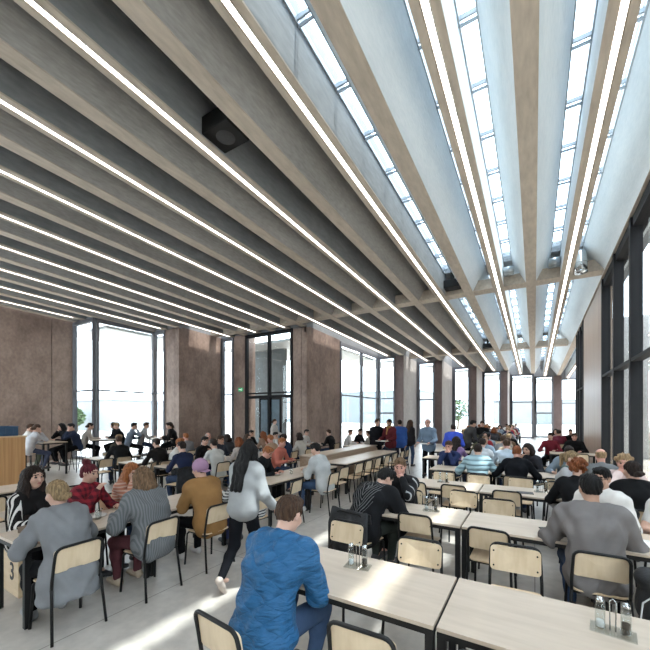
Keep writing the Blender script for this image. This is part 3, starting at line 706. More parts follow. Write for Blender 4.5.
    for k in 'LR':
        n = J['n'+k]; dirv = Vector((0, 1, 0)); b = n+Vector((0, -.03, -.045))
        if pose == 'walk' and k == 'L': dirv = Vector((0, .45, -.85)); b = n+Vector((0, -.02, .0))
        S = [('c', b, b+dirv*.09, .040*s, .040*s, .02), ('c', b+dirv*.09, b+dirv*.19, .040*s, .030*s, .02), ('c', b, n+Vector((0, 0, .01)), .038*s, .040*s, .02)]
        link('shoe', field_mesh('shoe', S, max(h, .014), [sm]), body)
    if hat:
        HN, hcol = hat; hmn = mat('hat_'+HN, hcol, .8, .1, 8, .3, 120); RH = J['RH']; c = J['h']; g = lambda a, b_, z: c+RH @ Vector((a, b_, z))*s
        Hp = [('e', g(0, -.016, .036), (.095*s, .116*s, .106*s), RH, .01), ('x', g(0, 0, -.130), (.16*s, .17*s, .095*s), RH, 0)]
        ho = link('cap' if HN != 'beanie' else 'knit_hat', field_mesh('cap', Hp, h*.9, [hmn]), body)
        if HN == 'cap':
            gr = [[g((j-3)/3*.072, sgn_y, .012-.010*((j-3)/3)**2) for j in range(7)] for sgn_y in (-.085, -.12, -.15)]
            gr = [[g((j-3)/3*.075*(1-.12*i), -(.100+.040*i)+.035*((j-3)/3)**2, -.022-.012*i-.012*((j-3)/3)**2) for j in range(7)] for i in range(3)]
            MB().sheet(gr, .006, RH @ Vector((0, 0, 1))).build('brim', hmn, ho, True)
            hair_st = hair
    link('hair', field_mesh('hair', hairparts(J, hair, h, rnd, loose), h*.95, [hm], 0, PN[0], strand=(J['h'], .0045 if q < 2 else .006)), body)
    if scarf:
        S = []; N = 9
        for i in range(N):
            a, b2 = 2*PI*i/N, 2*PI*(i+1)/N; S.append(('c', nk+Vector((.085*math.cos(a), .01+.075*math.sin(a), .015)), nk+Vector((.085*math.cos(b2), .01+.075*math.sin(b2), .015)), .042, .042, .02))
        S.append(('c', nk+Vector((.03, .085, 0)), nk+Vector((.05, .13, -.22)), .04, .03, .02))
        link('scarf', field_mesh('scarf', S, h*1.2, [mat('scarf_%s' % scarf[0], scarf[1], .9, .2, 9, .4, 90)], .004, 3), body)
    if glasses:
        RH = J['RH']; c = J['h']; g = lambda a, b_, z: c+RH @ Vector((a, b_, z))*s; b = MB()
        for sx in (-1, 1):
            b.tube([g(sx*.033+.024*math.cos(2*PI*i/12), .104, .008+.019*math.sin(2*PI*i/12)) for i in range(12)], .0028, 5, True); b.tube([g(sx*.058, .102, .014), g(sx*.078, .05, .012), g(sx*.080, -.02, .006)], .0028, 5)
        b.tube([g(-.010, .106, .012), g(.010, .106, .012)], .0028, 5); b.build('spectacles', M_BLACK, body, True)
    return body, J
# ---------------------------------------------------------------- furniture kinds, built once and copied
def make_chair():
    t = thing('chair', 'plywood chair', 'chair')
    b = MB(); r = .0125; z0 = .44
    L = [(-.195, -.19, z0), (-.195, -.20, .52), (-.19, -.225, .66), (-.187, -.243, .745)]
    arc = [(-.187+.055*(1-math.cos(a)), -.243-.010*math.sin(a), .745+.055*math.sin(a)) for a in (R(22), R(45), R(68), R(90))]
    pts = L+arc+[(-x, y, z) for x, y, z in reversed(arc)]+[(-x, y, z) for x, y, z in reversed(L)]
    b.tube(pts, r, 8); b.build('back_frame', M_BLACK, t, True)
    for sx in (-1, 1):
        MB().tube([(sx*.195, -.19, z0+.01), (sx*.197, -.20, .40), (sx*.215, -.255, .0)], r, 8).build('leg', M_BLACK, t, True)
        MB().tube([(sx*.175, .15, z0-.015), (sx*.19, .175, .40), (sx*.205, .205, .0)], r, 8).build('leg', M_BLACK, t, True)
    f = MB()
    for sx in (-1, 1): f.tube([(sx*.185, -.185, z0-.014), (sx*.175, .16, z0-.014)], .010, 6)
    f.tube([(-.175, .15, z0-.016), (.175, .15, z0-.016)], .010, 6); f.tube([(-.185, -.16, z0-.016), (.185, -.16, z0-.016)], .010, 6); f.build('seat_frame', M_BLACK, t, True)
    def rr(w, hgt, rad, n=4):
        o = []
        for cx, cy, a0 in ((w-rad, hgt-rad, 0), (-w+rad, hgt-rad, 90), (-w+rad, -hgt+rad, 180), (w-rad, -hgt+rad, 270)):
            o += [(cx+rad*math.cos(R(a0+90*i/n)), cy+rad*math.sin(R(a0+90*i/n))) for i in range(n+1)]
        return o
    def plate(poly, fn, th, nrm):
        n = len(poly); rings = []
        for k in (1, .6, .2):
            rings.append([fn(x*k, y*k) for x, y in poly])
        vs = [Vector(p) for rg in rings for p in rg]; m = len(vs); nv = Vector(nrm)*th; vs2 = vs+[p+nv for p in vs]; fs = []
        for a in range(2):
            for i in range(n):
                j = (i+1) % n; qd = (a*n+i, a*n+j, (a+1)*n+j, (a+1)*n+i); fs += [qd, tuple(m+e for e in reversed(qd))]
        fs += [tuple(2*n+i for i in range(n)), tuple(m+2*n+i for i in reversed(range(n)))]
        for i in range(n): fs.append((i, m+i, m+(i+1) % n, (i+1) % n))
        return vs2, fs
    bk = MB(); bk.add(*plate(rr(.192, .103, .035), lambda x, z: (x, -.203-.16*z-.020+.32*x*x*.0+.025*(1-(x/.19)**2)*-.6, .683+z), .012, (0, 1, .16)))
    bk.mi = 1
    for sx in (-1, 1):
        for sz in (-.06, .06): bk.tube([(sx*.165, -.222-.16*sz+.010, .683+sz), (sx*.165, -.222-.16*sz+.020, .683+sz)], .007, 7)
    bk.build('backrest', [M_PLY, M_BLACK], t)
    MB().add(*plate(rr(.20, .195, .05), lambda x, y: (x*(1-.05*(y < 0)), y, .447-.010*math.cos(x*7)-.02*max(0, (y-.12)/.08)**2*.7), .012, (0, 0, 1))).build('seat', M_PLYSEAT, t)
    return t
def make_stool(seat=.76):
    t = thing('bar_stool', 'bar stool', 'stool'); z = seat-.02
    MB().lathe([(.01, z), (.165, z), (.18, z+.008), (.17, z+.02), (.01, z+.018)], 18).build('seat', M_PLYSEAT, t, True)
    for a in (45, 135, 225, 315):
        c, s_ = math.cos(R(a)), math.sin(R(a)); MB().tube([(c*.12, s_*.12, z), (c*.215, s_*.215, 0)], .011, 7).build('leg', M_BLACK, t, True)
    MB().tube([(.185*math.cos(2*PI*i/20), .185*math.sin(2*PI*i/20), .28) for i in range(20)], .008, 6, True).build('footrest', M_BLACK, t, True)
    return t
def make_table(name='dining_table', L=1.2, Wd=.7, H=.74):
    """long side along local x"""
    t = thing(name, 'table', 'table'); a, b = L/2-.004, Wd/2
    MB().box(-a, -b, H-.024, a, b, H).build('tabletop', M_BIRCH, t, bevel=.002)
    f = MB(); f.box(-a, -b+.004, H-.062, a, -b+.034, H-.024).box(-a, b-.034, H-.062, a, b-.004, H-.024).box(-a, -b+.034, H-.062, -a+.03, b-.034, H-.024).box(a-.03, -b+.034, H-.062, a, b-.034, H-.024)
    f.build('frame', M_BLACK, t)
    for sx in (-1, 1):
        for sy in (-1, 1):
            x, y = sx*(a-.025), sy*(b-.029); MB().box(x-.025, y-.025, 0, x+.025, y+.025, H-.062).build('leg', M_BLACK, t, bevel=.003)
    return t
PRO = {}
def put(kind, maker, x, y, rz, label, group=None):
    if kind not in PRO:
        o = maker(); PRO[kind] = o; o.location = (x, y, 0); o.rotation_euler = (0, 0, R(rz)); o['label'] = label
        if group: o['group'] = group
        return o
    return dup(PRO[kind], (x, y, 0), R(rz), label, group)
def chair(x, y, rz, label, group=None): return put('chair', make_chair, x, y, rz, label, group)
def stool(x, y, rz, label, group=None): return put('stool', make_stool, x, y, rz, label, group)
def table(x, y, rz, label, group=None, sx=1):
    t = put('table', make_table, x, y, rz, label, group); t.scale = (sx, 1, 1); return t
def hightable(x, y, rz, label, group=None): return put('hightable', lambda: make_table('high_table', 1.2, .7, 1.06), x, y, rz, label, group)
def caddy(x, y, z, rz, where, big=True):
    """wire stand with a salt and a pepper shaker, each a thing of its own"""
    rot = R(rz); M = Matrix.Rotation(rot, 3, 'Z')
    t = thing('condiment_stand', 'low clear condiment stand with twin steel rods '+where, 'condiment stand', (x, y, z), rot, 'condiment stands')
    MB().box(-.10, -.06, 0, .10, .06, .006).build('tray', M_CLEAR, t)
    MB().tube([(-.012, 0, .005), (-.014, 0, .165), (0, 0, .18), (.014, 0, .165), (.012, 0, .005)], .0032, 6).build('handle', M_CHROME, t, True)
    for sx, nm, cm, w in ((-1, 'salt_shaker', mat('salt', (.75, .74, .72), .9), 'salt'), (1, 'pepper_shaker', mat('pepper', (.05, .035, .025), .9, .5, 80), 'pepper')):
        p = Vector((x, y, z+.0065))+M @ Vector((sx*.055, 0, 0))
        k = thing(nm, 'slim clear '+w+' shaker '+where, 'shaker', p, rot, w+' shakers')
        MB().lathe([(.022, 0), (.024, .004), (.024, .12), (.018, .14), (.016, .14), (.021, .118), (.021, .006), (.004, .006)], 14).build('body', M_CLEAR, k, True)
        MB().lathe([(.002, .007), (.0195, .007), (.0195, .06 if w == 'pepper' else .04), (.002, .062 if w == 'pepper' else .042)], 12).build('filling', cm, k, True)
        MB().lathe([(.002, .141), (.0195, .141), (.0195, .155), (.013, .168), (.002, .17)], 12).build('lid', M_CHROME, k, True)
def simple(name, label, cat, mb, m, loc, rz=0, group=None, smooth=False, bevel=0):
    o = mb.build(name, m, None, smooth, bevel); o.location = loc; o.rotation_euler = (0, 0, R(rz)); return tag(o, label, cat, group)
def plate_of(x, y, z, where, food=(.45, .25, .10)):
    o = simple('plate', 'white plate '+where, 'plate', MB().lathe([(.003, 0), (.075, 0), (.115, .016), (.117, .019), (.075, .006), (.003, .006)], 22), M_WHITE, (x, y, z), smooth=True)
    return o
def glass_of(x, y, z, where):
    return simple('drinking_glass', 'clear drinking glass '+where, 'glass', MB().lathe([(.026, 0), (.028, .003), (.034, .12), (.032, .12), (.027, .008), (.003, .008)], 16), M_CLEAR, (x, y, z), smooth=True)
def tray_of(x, y, z, rz, where, col=(.30, .30, .31)):
    b = MB(); b.box(-.21, -.15, 0, .21, .15, .006)
    for q in ((-.21, -.15, .21, -.142), (-.21, .142, .21, .15), (-.21, -.142, -.202, .142), (.202, -.142, .21, .142)): b.box(q[0], q[1], .006, q[2], q[3], .018)
    return simple('serving_tray', 'serving tray '+where, 'tray', b, mat('tray_%d' % int(col[0]*100), col, .5, .05), (x, y, z), rz)
# ---------------------------------------------------------------- ceiling fittings
ORD = ['first', 'second', 'third', 'fourth', 'fifth', 'sixth', 'seventh', 'eighth', 'ninth', 'tenth', 'eleventh', 'twelfth', 'thirteenth', 'fourteenth']
for i, lx in enumerate(LX):
    y0, y1 = (YB+.3 if lx < 2 else 20.8), yend(lx)-.25
    lab = 'long glowing strip light under the %s lit beam from the glass side wall' % ORD[i]
    t = thing('strip_light', lab, 'ceiling light', (lx, 0, 0))
    MB().prism_y([(-.039, -.002), (-.036, -.002), (-.036, .025), (-.039, .025)], y0, y1, cz).prism_y([(.036, -.002), (.039, -.002), (.039, .025), (.036, .025)], y0, y1, cz).build('housing', mat('lamp_housing', (.45, .42, .38), .5, .03), t)
    b = MB(); y = y0
    while y < y1-.5:
        ye = min(y+3.0, y1); b.prism_y([(-.034, .004), (.034, .004), (.034, .02), (-.034, .02)], y, ye-.02, cz); y = ye
    b.build('diffuser', M_STRIP, t)
def speaker_box(x, y, z, s, label, name='ceiling_projector', cat='projector'):
    t = thing(name, label, cat, (x, y, z))
    MB().box(-.30*s, -.26*s, 0, .30*s, .26*s, .30*s).build('body', M_BLACK, t, bevel=.012)
    MB().lathe([(.02, -.006), (.15*s, -.006), (.16*s, .0), (.17*s, .002), (.02, .002)], 22).build('grille', mat('grille', (.035, .035, .038), .7, .3, 90), t, True)
    MB().box(-.05, -.05, .30*s, .05, .05, TOP+cz(y)-z).build('bracket', M_BLACK, t)
    for sx in (-1, 1): MB().box(sx*.30*s, -.05, .12*s, sx*.33*s, .05, .22*s).build('side_bracket', M_FRAME, t)
speaker_box(-4.06, 3.84, cz(3.8)+.05, .9, 'black box loudspeaker hung between two beams high above the walking woman', 'ceiling_loudspeaker', 'loudspeaker')
speaker_box(-2.28, 11.9, cz(11.9)+.12, .8, 'black fan unit beside the nearer cross beam under the skylight', 'fan_unit', 'fan unit')
speaker_box(-2.28, 22.0, cz(22)+.12, .8, 'small black fan unit by the farther cross beam near the end wall', 'fan_unit', 'fan unit')
speaker_box(-10.85, 3.3, cz(3.3)+.12, .55, 'small black box between beams above the wooden counter', 'ceiling_loudspeaker', 'loudspeaker')
t = thing('air_duct', 'shiny bent air duct coming through the beam above the board panel', 'duct', (0, 0, 0))
zd = cz(12.4)+.53
MB().tube([(1.10, 12.9, zd), (1.10, 12.2, zd), (1.10, 12.0, zd-.03), (1.10, 11.88, zd-.13), (1.10, 11.83, zd-.28), (1.10, 11.83, zd-.62)], .145, 16).build('elbow', M_CHROME, t, True)
for k, (q, ax) in enumerate((((1.10, 12.75, zd), (0, 1, 0)), ((1.10, 12.18, zd), (0, 1, 0)), ((1.10, 11.83, zd-.33), (0, 0, 1)), ((1.10, 11.83, zd-.58), (0, 0, 1)))):
    c = Vector(q); ax = Vector(ax); MB().tube([c-ax*.012, c+ax*.012], .155, 16).build('collar', M_CHROME, t, True)
t = thing('air_duct', 'pair of grey ducts lying over the nearer cross beam between the lit beams', 'duct', (0, 0, 0))
for yy in (11.8, 12.05):
    for a, b in ((-.812, -.52), (.34, .642)): MB().tube([(a, yy, cz(12)+.36), (b, yy, cz(12)+.36)], .10, 12).build('pipe', mat('duct_grey', (.42, .46, .49), .35, .1, metal=.7), t, True)
t = thing('exit_sign', 'small green exit sign on the narrow brown pier by the glazed entrance', 'sign', (-12.62, 12.93, 3.2))
MB().box(-.14, -.02, -.09, .14, .01, .09).build('panel', emit('exit_green', (.02, .42, .16), 1.0), t)
MB().add([(-.11,-.024,-.02),(-.02,-.024,-.02),(-.02,-.024,-.06),(.05,-.024,.0),(-.02,-.024,.06),(-.02,-.024,.02),(-.11,-.024,.02)], [(0,1,2,3,4,5,6)]).add([(.07,-.024,-.06),(.11,-.024,-.06),(.11,-.024,.06),(.07,-.024,.06)], [(0,1,2,3)]).build('arrow', emit('exit_white', (.9, 1, .9), 1.0), t)
# ---------------------------------------------------------------- left: counter and plywood boxes
t = thing('tray_counter', 'tall wooden counter with blue crate on top at the edge of the room', 'counter', (-11.55, 2.48, 0))
MB().box(-.6, -1.3, 0, .55, 1.25, 1.38).build('body', M_OAK, t, bevel=.004)
MB().box(-.62, -1.32, 1.38, .57, 1.27, 1.41).build('top', wood('counter_top', (.60, .42, .24), (.70, .52, .32), (9, .5, 9)), t)
b = MB(); x0, x1, y0, y1, z0, z1 = -.26, .26, -.38, .38, 0, .24
b.box(x0, y0, 0, x1, y1, .02).box(x0, y0, .02, x0+.02, y1, z1).box(x1-.02, y0, .02, x1, y1, z1).box(x0+.02, y0, .02, x1-.02, y0+.02, z1).box(x0+.02, y1-.02, .02, x1-.02, y1, z1)
for k in range(5): b.box(x1, y0+.06+k*.15, .05, x1+.012, y0+.09+k*.15, z1-.04)
b.box(x1, y0, z1-.03, x1+.02, y1, z1).box(x1, y0, .05, x1+.014, y1, .07)
simple('plastic_crate', 'dark blue plastic crate on top of the wooden counter', 'crate', b, mat('blue_plastic', (.045, .10, .19), .4, .1), (-11.4, 3.25, 1.411))
def cube_box(x, y, rz, label, digit=None):
    t = thing('plywood_box', label, 'box', (x, y, 0), R(rz))
    MB().box(-.23, -.21, 0, .23, .21, .44).build('body', wood('box_ply', (.52, .38, .23), (.62, .48, .31), (1.5, 8, 8)), t, bevel=.003)
    if digit:
        cu = bpy.data.curves.new('numeral', 'FONT'); cu.body = digit; cu.size = .26; cu.extrude = .0015; cu.align_x = 'CENTER'; cu.align_y = 'CENTER'; cu.offset = .004
        q = bpy.data.objects.new('numeral', cu); COL.objects.link(q); me = bpy.data.meshes.new_from_object(q.evaluated_get(bpy.context.evaluated_depsgraph_get())); bpy.data.objects.remove(q)
        o = link('numeral', me, t); o.location = (.06, -.2115, .24); o.rotation_euler = (PI/2, 0, 0); me.materials.clear(); me.materials.append(M_BLACK)
cube_box(-4.88, 1.73, -1, 'pale plywood box marked 3 that the dark-haired woman sits on', '3')
# low wooden sideboard behind the long row
t = thing('sideboard', 'low wooden sideboard with pale top running behind the long bright tables', 'sideboard', (-5.05, 9.6, 0))
MB().box(-.25, -2.0, 0, .25, 2.0, .84).build('body', wood('side_wood', (.36, .25, .17), (.46, .34, .24), (6, .5, 9)), t)
MB().box(-.28, -2.03, .84, .28, 2.03, .87).build('top', M_BIRCH, t)
# ---------------------------------------------------------------- cross rows beside the glass wall
CR = [(2.01, [(-1.085, 'with the blue-jacketed man'), (.125, 'in front of the man in grey sweater')]),
      (3.96, [(-1.28, 'where two dark-jacketed men sit'), (-.07, 'beside the man in grey sweater'), (1.10, 'under the forearm of the man in pale T-shirt')]),
      (5.92, [(-1.35, 'with a wire stand behind two dark-jacketed men'), (-.14, 'with a thin dark notebook on it, third row back'), (1.08, 'between the curly-haired pair')])]
WHO = ['nearest', 'second', 'third', 'fourth', 'fifth', 'sixth', 'seventh', 'eighth', 'ninth', 'tenth', 'eleventh', 'twelfth', 'last']
for y0, ts in CR:
    for x, w in ts: table(x, y0+.35, 0, 'pale birch table '+w, None, .93 if x > .9 else 1)
rowsfar = [(7.87, [(-1.4, 0), (-.19, 1), (1.03, 2)]), (9.85, [(-2.1, 0), (-.89, 1)]), (11.8, [(-2.3, 0), (-1.09, 1)]), (13.75, [(-2.3, 0), (-1.09, 1)]), (15.8, [(-2.3, 0), (-1.09, 1)]),
           (17.9, [(-2.5, 0), (-1.29, 1)]), (20.0, [(-2.7, 0), (-1.49, 1)]), (22.2, [(-2.7, 0), (-1.49, 1)]), (24.6, [(-2.7, 0), (-1.49, 1)]), (27.0, [(-2.6, 0), (-1.39, 1)])]
for i, (y0, ts) in enumerate(rowsfar):
    for x, k in ts:
        table(x, y0+.35, 0, 'birch table in the %s row back from the front, %s' % (WHO[i+3], ('beside the aisle', 'second from the aisle', 'third from the aisle')[k]), None, .93 if x > .9 else 1)
table(1.02, 13.3, 0, 'birch table by the board panel with a man in black behind it')
table(1.02, 17.3, 0, 'birch table farther along the board panel under a dark-clad group')
# chairs of the near rows: (x, y, turn, label)
NEAR = [(-1.49, 1.60, -6, 'plywood chair under the man in blue quilted jacket'), (-.80, 1.93, 2, 'empty plywood chair pulled in right beside the blue-jacketed man'), (-.13, 2.03, -2, 'empty chair of which only the black top rail shows at the front table'),
        (-1.71, 3.08, 178, 'empty chair facing the blue-jacketed man across the table'), (-.88, 2.93, 182, 'empty chair across the front table, behind the sunlit patch'), (-.13, 3.20, 183, 'empty chair with riveted backrest facing the camera beside the grey-sweatered man'),
        (-1.79, 3.88, -12, 'chair with a black jacket hung over it'), (-1.17, 4.19, 0, 'empty chair tucked in at the table of two dark-jacketed men'), (-.38, 4.05, -3, 'empty chair tucked in left of the man in grey sweater'),
        (.46, 3.84, 2, 'plywood chair under the man in grey sweater'), (.98, 3.72, 6, 'chair with a black backpack against it'),
        (-1.62, 4.97, 178, 'chair under the man resting his chin on his hand'), (-.92, 5.28, 175, 'empty chair turned out behind the second table joint'), (-.40, 4.98, 182, 'empty chair facing the camera behind the second row'), (.70, 5.0, 160, 'chair under the person in cream top with spectacles'), (1.27, 4.98, 180, 'chair under the man in pale T-shirt'),
        (-1.72, 6.12, -4, 'empty chair with black frame beside the chin-resting man'), (-1.12, 6.15, 0, 'empty chair tucked in at the middle of the third row'), (-.36, 6.10, 2, 'empty chair left of the curly auburn hair'), (.50, 5.74, 0, 'chair under the person with curly auburn hair'), (1.10, 5.72, 0, 'chair under the woman with loose bun in black'),
        (-1.55, 6.98, 180, 'empty chair facing the camera behind the wire stand'), (-.90, 6.95, 180, 'empty chair facing the camera in front of the teal jacket'), (-.22, 6.98, 178, 'empty chair facing the camera in front of the black sweater'), (.45, 6.90, 200, 'chair under the woman with fair ponytail'), (1.16, 6.88, 180, 'chair under the man in pale pink shirt')]
for c in NEAR: chair(*c)
# ---------------------------------------------------------------- people near the lens
def L_(c): return c
JEAN = (.045, .075, .14); JEAN2 = (.03, .045, .085); BLK = (0.0044, 0.0044, 0.0055); GRYT = (.10, .10, .11)
person(-1.50, 1.72, 0, 'man in blue quilted jacket leaning on the front table, back turned', ('blue', (.04, .13, .29)), JEAN, 'short', 'brown', 'fair', 0, lean=19, bend=1.3, hands='clasp', pitch=26, yaw=2, hipy=.02, loose=.042, jitter=.009, sc=1.06,
       topmat=pattern('blue_quilt', (.014, .072, .17), (.032, .125, .26), freq=26, kind='quilt', rough=.45))
person(.46, 3.86, 4, 'man in grey sweater with short black hair sitting with his back turned', ('greysweat', (.17, .155, .15)), JEAN, 'short', 'black', 'tan', 0, lean=18, hands='table', pitch=10, yaw=4, loose=.045, jitter=.013, sc=1.06, fat=1.15)
person(-1.79, 3.93, -14, 'man in black track top with white chevrons bent over the table', ('track', (0.0110, 0.0110, 0.0121)), (.03, .035, .03), 'short', 'black', 'fair', 0, lean=36, bend=1.2, hands='table', pitch=40, yaw=-25, loose=.055, sc=1.06, fat=1.25, jitter=.009,
       topmat=pattern('chevron', (0.0066, 0.0066, 0.0077), (.17, .17, .175), freq=17, duty=.2, kind='chevron'))
person(-1.62, 4.98, 176, 'man in black zip jacket resting his chin on one hand', ('zipjacket', (0.0099, 0.0099, 0.0110)), BLK, 'short', 'light', 'rosy', 0, lean=20, hands='facel', pitch=14, yaw=14, loose=.032, topmat=pattern('zip_stripe', (0.0099, 0.0099, 0.0110), (.34, .34, .34), freq=9, duty=.16, kind='sleeve', zmin=.19))
person(.70, 5.02, 150, 'person in cream top and spectacles with black hair behind the grey sweater', ('cream', (.62, .59, .56)), JEAN, 'short', 'black', 'tan', 0, lean=14, hands='table', pitch=6, yaw=0, loose=.035, glasses=True)
person(1.27, 5.0, 182, 'man in pale T-shirt with bare forearm on the table', ('paletee', (.58, .57, .56)), JEAN2, 'short', 'brown', 'fair', 0, lean=14, hands='table', sleeves=.2, loose=.03)
person(.50, 5.72, 0, 'person with curly auburn hair in black top, back turned', ('blackknit', (0.0088, 0.0088, 0.0099)), BLK, 'curly', 'auburn', 'fair', 0, lean=18, hands='table', pitch=14, yaw=-20, loose=.025)
person(1.10, 5.70, 8, 'woman in wide black top with loose dark brown bun, back turned', ('blackwide', (0.0077, 0.0077, 0.0083)), BLK, 'bun', 'dark', 'fair', 0, lean=16, hands='wide', pitch=10, yaw=12, loose=.045, fem=True)
person(.43, 6.90, -118, 'woman with fair ponytail and grey-green scarf in profile', ('greycoat', (.36, .36, .37)), JEAN2, 'pony', 'blond', 'fair', 0, lean=12, hands='clasp', pitch=6, yaw=0, fem=True, scarf=('green', (.10, .13, .12)), loose=.028)
person(1.16, 6.90, 176, 'man with curly fair hair in pale pink shirt facing the camera', ('pinkshirt', (.60, .48, .46)), JEAN, 'curly', 'sandy', 'rosy', 0, lean=14, hands='face', pitch=12, yaw=-8, loose=.03)
# long row: cardigan, knit, cap, stripes and the three facing them
person(-3.68, 1.56, 92, 'woman in long grey cardigan with fair low bun, back turned', ('cardigan', (.20, .205, .215)), BLK, 'bun', 'blond', 'fair', 0, lean=20, hands='table', pitch=14, yaw=6, fem=True, loose=.04, long_hem=.24, jitter=.009, shoes=(.30, .30, .31), sc=.98)
person(-3.66, 2.36, 94, 'woman in chunky grey knit sweater with light brown bob, back turned', ('chunky', (.17, .175, .18)), (.09, .03, .035), 'bob', 'light', 'fair', 0, lean=15, hands='table', pitch=8, yaw=10, fem=True, loose=.055, jitter=.009, shoes=(.42, .33, .24),
       topmat=pattern('rib_knit', (.105, .11, .115), (.16, .165, .17), axis='X', freq=45, duty=.5, rough=.95))
person(-3.66, 3.16, 86, 'man in brown hooded sweatshirt and mauve cap worn backwards', ('brownhood', (.27, .145, .055)), BLK, 'short', 'brown', 'fair', 0, lean=18, hands='clasp', pitch=10, yaw=12, hood=True, loose=.045, hat=('cap', (.33, .20, .30)), shoes=(.45, .42, .40))
person(-3.55, 3.84, 84, 'woman with long light brown hair in black-and-white striped top', ('striped', (.5, .5, .5)), (.04, .05, .12), 'long', 'light', 'fair', 0, lean=16, hands='table', pitch=10, yaw=10, fem=True, topmat=pattern('breton', (.60, .60, .58), (.03, .03, .04), freq=26, duty=.42))
person(-4.90, 1.69, -80, 'woman with long dark hair and white stripes down black sleeves', ('stripe_sleeve', (0.0110, 0.0110, 0.0110)), BLK, 'verylong', 'dark', 'fair', 0, lean=10, hands='clasp', pitch=4, yaw=4, fem=True, topmat=pattern('sleeve3', (0.0099, 0.0088, 0.0094), (.62, .60, .58), freq=24, duty=.42, kind='sleeve', zmin=.15))
person(-4.90, 2.24, -74, 'woman with burgundy topknot in red checked shirt', ('plaid', (.3, .05, .05)), BLK, 'topknot', 'burgundy', 'fair', 0, lean=12, hands='eat', pitch=10, yaw=10, fem=True, topmat=pattern('red_plaid', (.27, .022, .035), (.07, .012, .02), freq=14, duty=.5, kind='plaid'), sc=.96)
person(-4.97, 2.78, -84, 'woman in striped rust top holding her long fair hair, elbow on table', ('peach', (.55, .32, .23)), JEAN, 'long', 'ginger', 'fair', 0, lean=22, hands='both', pitch=24, yaw=-8, fem=True, sc=.95, topmat=pattern('peach_stripe', (.34, .15, .10), (.46, .30, .24), axis='Z', freq=24, duty=.4))
for x, y, rz, l in ((-3.70, 1.56, 90, 'plywood chair under the woman in grey cardigan'), (-3.68, 2.36, 92, 'plywood chair under the woman in chunky grey knit'), (-3.66, 3.16, 86, 'plywood chair under the man in mauve cap'), (-3.56, 3.84, 84, 'plywood chair under the woman in striped top'),
                    (-4.92, 2.24, -88, 'chair under the woman with burgundy topknot'), (-4.98, 2.78, -90, 'chair under the woman in striped rust top')): chair(x, y, rz, l)
# walking woman
person(-2.84, 2.95, 4, 'woman with long black hair in white sweatshirt walking past', ('whitesweat', (.34, .345, .345)), (0.0088, 0.0094, 0.0121), 'verylong', 'black', 'fair', 0, pose='walk', lean=9, hands='walk', pitch=10, yaw=10, fem=True, loose=.04, sc=.93, crop=1, shoes=(.50, .42, .36))
for y, w in ((1.92, 'with the meal box, where the woman in cardigan sits'), (3.13, 'where the man in mauve cap sits'), (5.33, 'of the man in grey sweatshirt and the man in black sweater'), (6.54, 'of the long row in front of the wooden sideboard'), (8.2, 'in the bright long row, first along the sideboard'), (9.41, 'in the bright long row, second along the sideboard'), (10.62, 'in the bright long row, third along the sideboard')):
    table(-4.27, y, 90, 'pale birch table '+w)
person(-4.85, 5.42, -72, 'man with reddish hair in black sweater looking down at his plate', ('blacksweater', (0.0088, 0.0099, 0.0121)), BLK, 'short', 'ginger', 'rosy', 1, lean=22, hands='table', pitch=34, yaw=-6, loose=.035)
person(-3.62, 6.0, 92, 'man in light grey sweatshirt with dark hair seated in profile', ('lightsweat', (.44, .45, .45)), JEAN, 'short', 'black', 'fair', 1, lean=16, hands='clasp', pitch=20, yaw=0, loose=.04, shoes=(.6, .6, .6), sc=1.04)
chair(-4.88, 5.42, -80, 'chair under the man in black sweater'); chair(-3.60, 6.0, 90, 'chair under the man in light grey sweatshirt')
chair(-3.78, 4.98, 96, 'empty chair at the table end behind the walking woman')
for k, y in enumerate((6.75, 7.5, 8.05, 8.65, 9.3, 9.95, 10.6, 11.1)):
    chair(-3.76, y, 90+(k*37 % 9)-4, 'empty chair at the bright long row, %s past the man in light grey sweatshirt' % ORD[k])
# standing people in the aisle
person(-4.85, 11.75, -150, 'man in black suit standing at the end of the long bright row', ('suit', (0.0088, 0.0088, 0.0110)), BLK, 'short', 'brown', 'fair', 1, pose='stand', lean=4, hands='down', pitch=10, yaw=20, sc=1.02)
person(-4.32, 11.75, 160, 'man in burgundy jacket with brown scarf carrying a tray', ('burgundy', (.09, .016, .02)), (.05, .055, .07), 'beard', 'dark', 'tan', 1, pose='stand', lean=4, hands='tray', pitch=14, sc=1.02, scarf=('brown', (.33, .17, .06)), loose=.032)
person(-4.20, 12.35, 20, 'man in bright blue jacket standing behind the tray carrier', ('bluejkt', (.04, .10, .32)), (.03, .03, .04), 'short', 'dark', 'tan', 1, pose='stand', lean=5, hands='down', pitch=5, loose=.035, sc=1.0)
person(-4.05, 13.0, -20, 'woman with long brown hair standing beside the bright blue jacket', ('darkcoat', (.03, .028, .03)), JEAN, 'long', 'brown', 'fair', 1, pose='stand', lean=4, hands='down', fem=True)
person(-2.86, 11.2, 170, 'man in denim jacket over pale shirt carrying a tray', ('denim', (.14, .19, .25)), BLK, 'bald', 'light', 'rosy', 1, pose='stand', lean=4, hands='tray', pitch=14, sc=1.03, loose=.035)
tray_of(-4.46, 11.36, 1.03, -20, 'carried by the man in burgundy jacket', (.62, .60, .56)); tray_of(-2.92, 10.86, 1.04, -10, 'carried by the man in denim jacket', (.58, .57, .55))
person(-2.05, 10.9, 15, 'person in vivid blue hooded jacket standing with back turned', ('vivid', (.05, .09, .48)), (.03, .03, .05), 'short', 'dark', 'fair', 1, pose='stand', lean=12, hands='tray', pitch=10, sc=.95, hood=True, loose=.04)
person(-2.06, 13.15, -60, 'man in black and grey coat stooping over a far table', ('blackgrey', (.05, .048, .048)), BLK, 'short', 'black', 'tan', 1, pose='stand', lean=20, hands='reach', pitch=20, sc=1.02, loose=.04)
